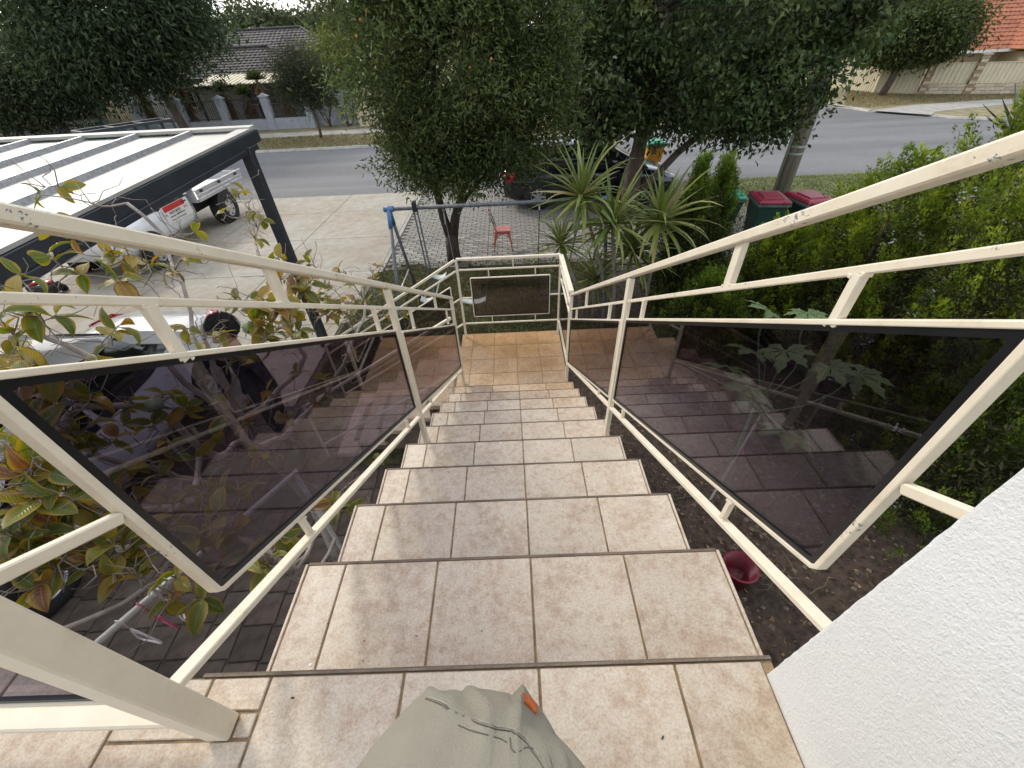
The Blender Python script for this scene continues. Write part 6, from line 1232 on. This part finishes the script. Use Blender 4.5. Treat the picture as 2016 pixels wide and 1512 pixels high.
# ------------------------------------------------------------------ people
def skin(name, mat, verts, edges, radii, parent, sub=2):
    me = bpy.data.meshes.new(name); me.from_pydata([tuple(v) for v in verts], edges, []); o = link(name, me, parent); me.materials.append(M[mat])
    md = o.modifiers.new('skin', 'SKIN'); md.use_smooth_shade = True
    for i, r in enumerate(radii):
        sv = me.skin_vertices[0].data[i]; sv.radius = r if hasattr(r, '__len__') else (r, r); sv.use_root = (i == 0)
    md = o.modifiers.new('subsurf', 'SUBSURF'); md.levels = sub; md.render_levels = sub
    dg = bpy.context.evaluated_depsgraph_get(); m2 = bpy.data.meshes.new_from_object(o.evaluated_get(dg)); o.modifiers.clear(); o.data = m2
    if not m2.materials: m2.materials.append(M[mat])
    m2.polygons.foreach_set('use_smooth', [True]*len(m2.polygons)); return o
def head(parent, c, yaw, nod, s=1.0, hair=1.0):
    """skull with brow, nose, mouth, ears and a short cap of hair; c is the centre"""
    bm = bmesh.new(); bmesh.ops.create_uvsphere(bm, u_segments=28, v_segments=20, radius=1)
    for v in bm.verts:
        x, y, z = v.co; fx = .098*y; wy = .074*x; hz = .118*z
        if z < -.1: wy *= 1-.22*(-z-.1); fx *= 1-.06*(-z)
        f_ = max(0, y)
        nose = math.exp(-(x/.16)**2-((z+.12)/.20)**2)*(f_**3)*.024; sock = (math.exp(-((abs(x)-.40)/.17)**2-((z-.06)/.12)**2))*(f_**2)*-.009; lip = math.exp(-(x/.26)**2-((z+.46)/.06)**2)*(f_**2)*.006; mouth = math.exp(-(x/.28)**2-((z+.46)/.018)**2)*(f_**2)*-.005; chin = math.exp(-(x/.25)**2-((z+.78)/.14)**2)*(f_**2)*.008
        v.co = (wy, fx+nose+sock+lip+mouth+chin, hz)
    me = bpy.data.meshes.new('face'); bm.to_mesh(me); bm.free(); me.materials.append(M['skin']); me.polygons.foreach_set('use_smooth', [True]*len(me.polygons))
    o = link('head', me, parent, c, (nod, 0, yaw), (s, s, s))
    for sx in (-1, 1):
        MB().lathe([(.001, -.008), (.016, -.006), (.020, .0), (.014, .006), (.001, .008)], 12, (sx*.076, -.004, -.005), 'x').build('ear', 'skin', o, smooth=True); MB().lathe([(.001, -.010), (.009, -.006), (.011, 0), (.009, .006), (.001, .010)], 12, (sx*.030, .080, .010), 'y').build('eye', 'gutter_white', o, smooth=True); MB().lathe([(.001, -.004), (.005, -.002), (.005, .002), (.001, .003)], 10, (sx*.030, .0895, .010), 'y').build('iris', 'hair_black', o, smooth=True)
        MB().tube([(sx*.016, .092, .030), (sx*.032, .090, .035), (sx*.048, .080, .030)], .0035, 6).build('eyebrow', 'hair_black', o)
    bm = bmesh.new(); bmesh.ops.create_uvsphere(bm, u_segments=30, v_segments=20, radius=1); r = np.random.default_rng(3)
    for v in bm.verts:
        x, y, z = v.co; k = 1.0+.05*math.sin(x*9+y*7)+.03*r.normal(); v.co = (.089*x*k*hair, (.108*y-.012)*k*hair, .118*z*k*hair+.022)
    bmesh.ops.delete(bm, geom=[v for v in bm.verts if (v.co.y > .052 and v.co.z < .062) or v.co.z < -.058-.2*min(0, v.co.y) or (abs(v.co.x) > .05 and v.co.y > .012 and v.co.z < .03)], context='VERTS')
    me = bpy.data.meshes.new('hair'); bm.to_mesh(me); bm.free(); me.materials.append(M['hair_black']); me.polygons.foreach_set('use_smooth', [True]*len(me.polygons)); hr = link('hair', me, o); md = hr.modifiers.new('solid', 'SOLIDIFY'); md.thickness = .010
    n = 2600; u = unit(rng.normal(size=(n, 3))); u = u[(u[:, 2] > -.25) & ~((u[:, 1] > .45) & (u[:, 2] < .35))]; P = u*np.array((.090, .110, .119))*hair+np.array((0, -.012, .022)); d_ = u+rng.normal(size=u.shape)*.7; v, f, c_ = leaves(P, d_, .022*hair, .004, np.tile((.008, .007, .007), (len(P), 1)), .05); me = raw_mesh('hair_strands', v, f, 'hair_black', c_); tag(link('hair_strands', me, hr), kind='stuff')
    return o
def hand(parent, wrist, fwd, side, up, mat='skin', sgn=1, curl=.5):
    w, f_, s_, u_ = map(lambda q: np.array(q, float), (wrist, nrm(fwd), nrm(side), nrm(up)))
    V = [w, w+f_*.045, w+f_*.085]; E = [(0, 1), (1, 2)]; Rr = [(.022, .016), (.036, .014), (.038, .013)]
    for k, (off, ln) in enumerate(((-.030, .068), (-.010, .078), (.011, .074), (.030, .058))):
        b = w+f_*.088+s_*off; i = len(V); d1 = nrm(f_-u_*curl*.5); d2 = nrm(f_-u_*curl*1.4); V += [b, b+d1*ln*.45, b+d1*ln*.45+d2*ln*.55]; E += [(2, i), (i, i+1), (i+1, i+2)]; Rr += [.0095, .0088, .0072]
    i = len(V); b = w+f_*.030-s_*.034*sgn; d1 = nrm(f_*.75-s_*.65*sgn-u_*.2); V += [b, b+d1*.036, b+d1*.036+nrm(f_-u_*.3)*.030]; E += [(1, i), (i, i+1), (i+1, i+2)]; Rr += [.012, .0105, .0085]
    return skin('hand', mat, V, E, Rr, parent, 1)
hp = np.array(atd(447, 652, 3.72)); hgt_ = hp[2]-G
pn = thing('person', 'person with short black hair standing behind the white sedan', 'person', (hp[0], hp[1], G+.008), math.radians(150)); s = hgt_/1.68
V = [(0, 0, .95), (0, .01, 1.15), (0, 0, 1.38), (0, .01, 1.47), (.10, 0, .90), (.115, .02, .48), (.12, -.03, .10), (.125, .09, .04), (-.10, 0, .90), (-.115, .02, .48), (-.12, -.03, .10), (-.125, .09, .04), (.19, 0, 1.39), (.24, -.02, 1.10), (.25, .06, .87), (-.19, 0, 1.39), (-.24, -.02, 1.10), (-.25, .06, .87)]
V = [(a*s, b*s, c*s) for a, b, c in V]
E = [(0, 1), (1, 2), (2, 3), (0, 4), (4, 5), (5, 6), (6, 7), (0, 8), (8, 9), (9, 10), (10, 11), (2, 12), (12, 13), (13, 14), (2, 15), (15, 16), (16, 17)]
Rr = [(.155, .11), (.15, .105), (.15, .10), .058, .095, .062, .045, .04, .095, .062, .045, .04, .062, .045, .032, .062, .045, .032]
skin('body', 'fabric_dark', V, E, Rr, pn); MB().tube([(0, .0, 1.46*s), (0, .015, 1.60*s)], .052, 12).build('neck', 'skin', pn, smooth=True); head(pn, (0, .025*s, 1.68*s), 0, -.25, 1.06*s, 1.10)
for sx in (-1, 1): hand(pn, (sx*.25*s, .06*s, .86*s), (0, .15, -1), (0, 1, 0), (-sx, 0, 0), sgn=-1, curl=.4)

# the photographer, seated at the head of the stairs: one bent knee reaches into view
ps = wthing('person', 'seated person in khaki-grey trousers with one bent knee and a small orange tag', 'person', (-.03, -.62, 0))
def ringpts(c, ax, rx, ry, n=24, up=(0, 0, 1), k=2.3):
    ax = nrm(ax); sd = nrm(np.cross(ax, up)); u_ = np.cross(sd, ax); out = []
    for i in range(n):
        a = 2*math.pi*i/n; ca, sa = math.cos(a), math.sin(a); out.append(np.array(c)+sd*rx*math.copysign(abs(ca)**(2/k), ca)+u_*ry*math.copysign(abs(sa)**(2/k), sa))
    return out
def leg(hip_, knee, ank, wob, name, folds=False):
    hip_, knee, ank = map(np.array, (hip_, knee, ank)); spine = []
    for u_ in np.linspace(0, 1, 12): spine.append((hip_+(knee-hip_)*u_*.92, .110-.012*u_, .090-.012*u_))
    kd = nrm(knee-hip_); sd = nrm(ank-knee)
    for u_ in np.linspace(.1, 1, 7): a = u_*1.0; q = knee*(1-u_*.0)+(-kd*.035*(1-u_)+sd*.075*u_)+kd*.012*math.sin(math.pi*u_); spine.append((q, .096-.040*u_**1.3, .080-.020*u_))
    for u_ in np.linspace(.25, 1, 10): spine.append((knee+(ank-knee)*u_, .058+.006*u_, .062+.010*u_))
    m_ = len(spine); NS = 84; rings = []; C_ = np.array([q[0] for q in spine]); RX = np.array([q[1] for q in spine]); RY = np.array([q[2] for q in spine]); ss = np.linspace(0, m_-1, NS)
    at_ = lambda a, q: np.array([np.interp(q, np.arange(m_), a[:, k]) for k in range(3)])
    for i, q in enumerate(ss):
        c = at_(C_, q); nx = at_(C_, min(q+.9, m_-1))-at_(C_, max(q-.9, 0)); w_ = np.clip((q-13)/6, 0, 1); upv = np.array((0, -.15, 1))*(1-w_)+np.array((0, 1., .25))*w_
        ring = ringpts(c, nx, np.interp(q, np.arange(m_), RX), np.interp(q, np.arange(m_), RY), NSEG, upv)
        for j in range(NSEG):
            p_ = ring[j]; th = j*6.283/NSEG; n_ = nrm(p_-c); w = .0025*math.sin(q*1.1+th*3)+.002*math.sin(th*5-q*.6)
            if folds:
                dv = p_-CAM; dz = dv@AF
                if dz > .02 and n_@dv < 0: w += cloth(1008+FPX*(dv@AR)/dz, 756-FPX*(dv@AU)/dz)
            ring[j] = p_+n_*w*wob
        rings.append(ring)
    return MB().loft(rings).build(name, 'fabric_khaki', ps, smooth=True), rings
NSEG = 128
def seg_d(px, py, pts):
    """distance to a polyline and the side (+ right of travel)"""
    best = (1e9, 0)
    for (ax, ay), (bx, by) in zip(pts[:-1], pts[1:]):
        dx, dy = bx-ax, by-ay; t_ = max(0, min(1, ((px-ax)*dx+(py-ay)*dy)/(dx*dx+dy*dy))); ex, ey = px-ax-dx*t_, py-ay-dy*t_; d_ = math.hypot(ex, ey)
        if d_ < best[0]: best = (d_, math.copysign(1, dx*ey-dy*ex))
    return best
SEAM = [(700, 1330), (838, 1374), (870, 1388), (905, 1408), (940, 1424), (975, 1436), (1010, 1441), (1035, 1462), (1062, 1500), (1085, 1540)]
def cloth(px, py):
    """folds of the trouser cloth over the knee: ridges, valleys and steps along lines"""
    w = 0.0; d_, s_ = seg_d(px, py, SEAM); w += .0035*math.exp(-(d_/9)**2)+(.0045*math.exp(-d_/55) if s_ > 0 else 0)
    for pts, wd, h in (([(846, 1364), (880, 1360), (905, 1368), (922, 1388), (940, 1404)], 9, -.003), ([(850, 1356), (890, 1351), (915, 1360), (935, 1385), (955, 1400)], 9, .003), ([(942, 1408), (960, 1418), (985, 1418), (1012, 1424)], 9, -.006), ([(945, 1398), (975, 1406), (1008, 1410)], 8, .005), ([(905, 1385), (960, 1378), (1005, 1390)], 22, .005),
                       ([(1020, 1446), (1040, 1455), (1075, 1475), (1110, 1512)], 10, -.005), ([(1030, 1440), (1060, 1455), (1100, 1490)], 12, .005), ([(760, 1512), (800, 1450), (850, 1405)], 40, .004), ([(880, 1512), (930, 1470), (990, 1460)], 30, -.003), ([(1020, 1425), (1050, 1432), (1085, 1450)], 14, -.004)):
        d2, _ = seg_d(px, py, pts); w += h*math.exp(-(d2/wd)**2)
    d3, s3 = seg_d(px, py, [(1013, 1335), (1014, 1400), (1013, 1440)])
    if py < 1455: w += (.011*math.exp(-d3/34) if s3 < 0 else -.002*math.exp(-(d3/10)**2))*min(1, max(0, (1455-py)/20))
    return w
l1, rg = leg((-.055, -.64, .43), (-.034, -.193, .452), (-.035, -.265, .075), 1.0, 'trouser_leg', True)
l2, _ = leg((.10, -.62, .44), (.34, -.34, .47), (.30, -.42, .075), 1.0, 'trouser_leg')
for (x, y) in ((-.035, -.262), (.30, -.41)):
    MB().loft([[(x-.045*w, y+dy, .012), (x+.045*w, y+dy, .012), (x+.045*w, y+dy, .012+h*.6), (x+.02*w, y+dy, .012+h), (x-.02*w, y+dy, .012+h), (x-.045*w, y+dy, .012+h*.6)] for dy, w, h in ((-.09, .6, .05), (-.07, .85, .08), (0, .9, .085), (.07, 1.05, .06), (.12, .95, .045), (.145, .5, .03))]).build('shoe', 'fabric_dark', ps, auto=True)
V = [(.02, -.66, .46), (.02, -.72, .66), (.02, -.74, .90), (.02, -.72, 1.02), (.02, -.70, 1.07), (.22, -.72, .96), (.30, -.66, .74), (.24, -.48, .56), (-.18, -.72, .96), (-.27, -.66, .74), (-.20, -.48, .56)]
E = [(0, 1), (1, 2), (2, 3), (3, 4), (3, 5), (5, 6), (6, 7), (3, 8), (8, 9), (9, 10)]
skin('torso', 'render_grey', [tuple(np.array(v)-np.array((-.03, -.62, 0))) for v in V], E, [(.17, .12), (.16, .115), (.165, .11), (.10, .08), .055, .062, .045, .032, .062, .045, .032], ps)
MB().tube([(.02, -.70, 1.05), (.02, -.675, 1.17)], .05, 12).build('neck', 'skin', ps, smooth=True); hd = head(ps, (.05, -.03, 1.26), 0, -.35, 1.0, 1.0)
for sx, x in ((-1, -.20), (1, .24)): hand(ps, (x+.03, -.47+.62, .56), (-sx*.35, .55, -.15), (1, 0, 0), (0, .1, 1), sgn=-sx, curl=.5)
bv = BVHTree.FromPolygons([Vector(q) for r_ in rg for q in r_], [(i*NSEG+k, i*NSEG+(k+1) % NSEG, (i+1)*NSEG+(k+1) % NSEG, (i+1)*NSEG+k) for i in range(len(rg)-1) for k in range(NSEG)])
def on_leg(px, py, lift=.0015):
    d_ = Vector(ray(px, py)).normalized(); h = bv.ray_cast(Vector(CAM), d_)
    if h[0] is None: return None
    n_ = h[1] if h[1].dot(d_) < 0 else -h[1]
    return np.array(h[0]+n_*lift), np.array(n_)
def seam_line(pts, r, mat, name, lift=.0004):
    P = []
    for (a, b) in zip(pts[:-1], pts[1:]):
        for u_ in np.linspace(0, 1, 7)[:-1]: 
            h = on_leg(a[0]+(b[0]-a[0])*u_, a[1]+(b[1]-a[1])*u_, lift)
            if h is not None: P.append(h[0])
    if len(P) > 2: MB().tube(P, r, 6).build(name, mat, ps, smooth=True)
seam_line([(838, 1376), (870, 1388), (905, 1408), (940, 1424), (975, 1436), (1010, 1441), (1035, 1462), (1062, 1500), (1080, 1530)], .00045, 'fabric_seam', 'stitch_line')
seam_line([(842, 1372), (874, 1384), (908, 1404), (944, 1419), (978, 1431), (1012, 1436), (1040, 1458), (1068, 1498)], .00045, 'fabric_edge', 'seam_edge')
seam_line([(902, 1428), (925, 1438), (955, 1446), (985, 1455), (1000, 1464)], .00035, 'fabric_seam', 'stitch_line')
seam_line([(1004, 1452), (1006, 1474), (1016, 1484), (1035, 1472), (1052, 1475)], .00035, 'fabric_seam', 'stitch_line')
# pocket flap with raised edge and tag, laid over the knee
def patch_on(pts_grid, lift, name, mat, th=.003):
    nu, nv = len(pts_grid), len(pts_grid[0]); A = []; B = []
    for i, row in enumerate(pts_grid):
        for j, q in enumerate(row):
            h = on_leg(q[0], q[1], 0.0)
            if h is None: h = (np.array(atd(q[0], q[1], float((A[-1]-CAM)@AF))) if A else np.array(atz(q[0], q[1], .45)), np.array((0, .3, .95)))
            lf = lift(i/(nu-1), j/(nv-1)); A.append(h[0]+h[1]*(lf+th)); B.append(h[0]+h[1]*(lf*.2-.001))
    n = nu*nv; F = []; 
    for i in range(nu-1):
        for j in range(nv-1): k = i*nv+j; F += [(k, k+1, k+nv+1, k+nv), (n+k, n+k+nv, n+k+nv+1, n+k+1)]
    bd = [j for j in range(nv)]+[i*nv+nv-1 for i in range(1, nu)]+[(nu-1)*nv+j for j in range(nv-2, -1, -1)]+[i*nv for i in range(nu-2, 0, -1)]
    F += [(bd[i], n+bd[i], n+bd[(i+1) % len(bd)], bd[(i+1) % len(bd)]) for i in range(len(bd))]
    return MB().add(A+B, F).build(name, mat, ps, auto=True)
patch_on([[(x, y+(x-1030)*1.05) for x in np.linspace(1030, 1054, 5)] for y in np.linspace(1366, 1382, 4)], lambda u_, v_: .0, 'tag', 'tag_orange', .0025)
st_ = wthing('stool', 'low dark stool under the seated person', 'stool', (.02, -.68, 0))
MB().box(-.20, .24, -.86, -.48, .31, .345, .01).build('seat', 'plastic_dark', st_)
for x in (-.16, .20):
    for y in (-.82, -.52): MB().tube([(x, y, .32), (x*1.1, y, .0015)], .016, 8).build('leg', 'plastic_dark', st_)

# specks on the tiles
mb = MB()
for (px, py, z, r) in ((611, 1309, -R_, .0035), (604, 1277, -R_, .0012), (584, 1291, -R_, .001), (513, 1376, 0, .0013), (1367, 1187, -R_, .0012), (985, 872, -4*R_, .006)):
    p = atz(px, py, z); mb.lathe([(r, 0), (r*.8, .0006), (.0001, .0008)], 10, (p[0], p[1], z+.0004))
tag(tag(mb.build('paint_specks', 'gutter_white'), 'tiny pale specks dropped on the stair tiles', 'specks'), kind='stuff')
mb = MB()
for i in range(70):
    k = random.randint(0, 9); x = random.uniform(-.55, .5); y = k*D-random.uniform(.01, .24); z = -k*R_+.0006; a = random.uniform(0, 6.28); l = random.uniform(.002, .006); mb.bar((x, y, z), (x+l*math.cos(a), y+l*math.sin(a), z), l*.4, .0012)
tag(tag(mb.build('debris', 'bark_dark'), 'fine dark plant debris scattered on the stair tiles', 'debris'), kind='stuff')
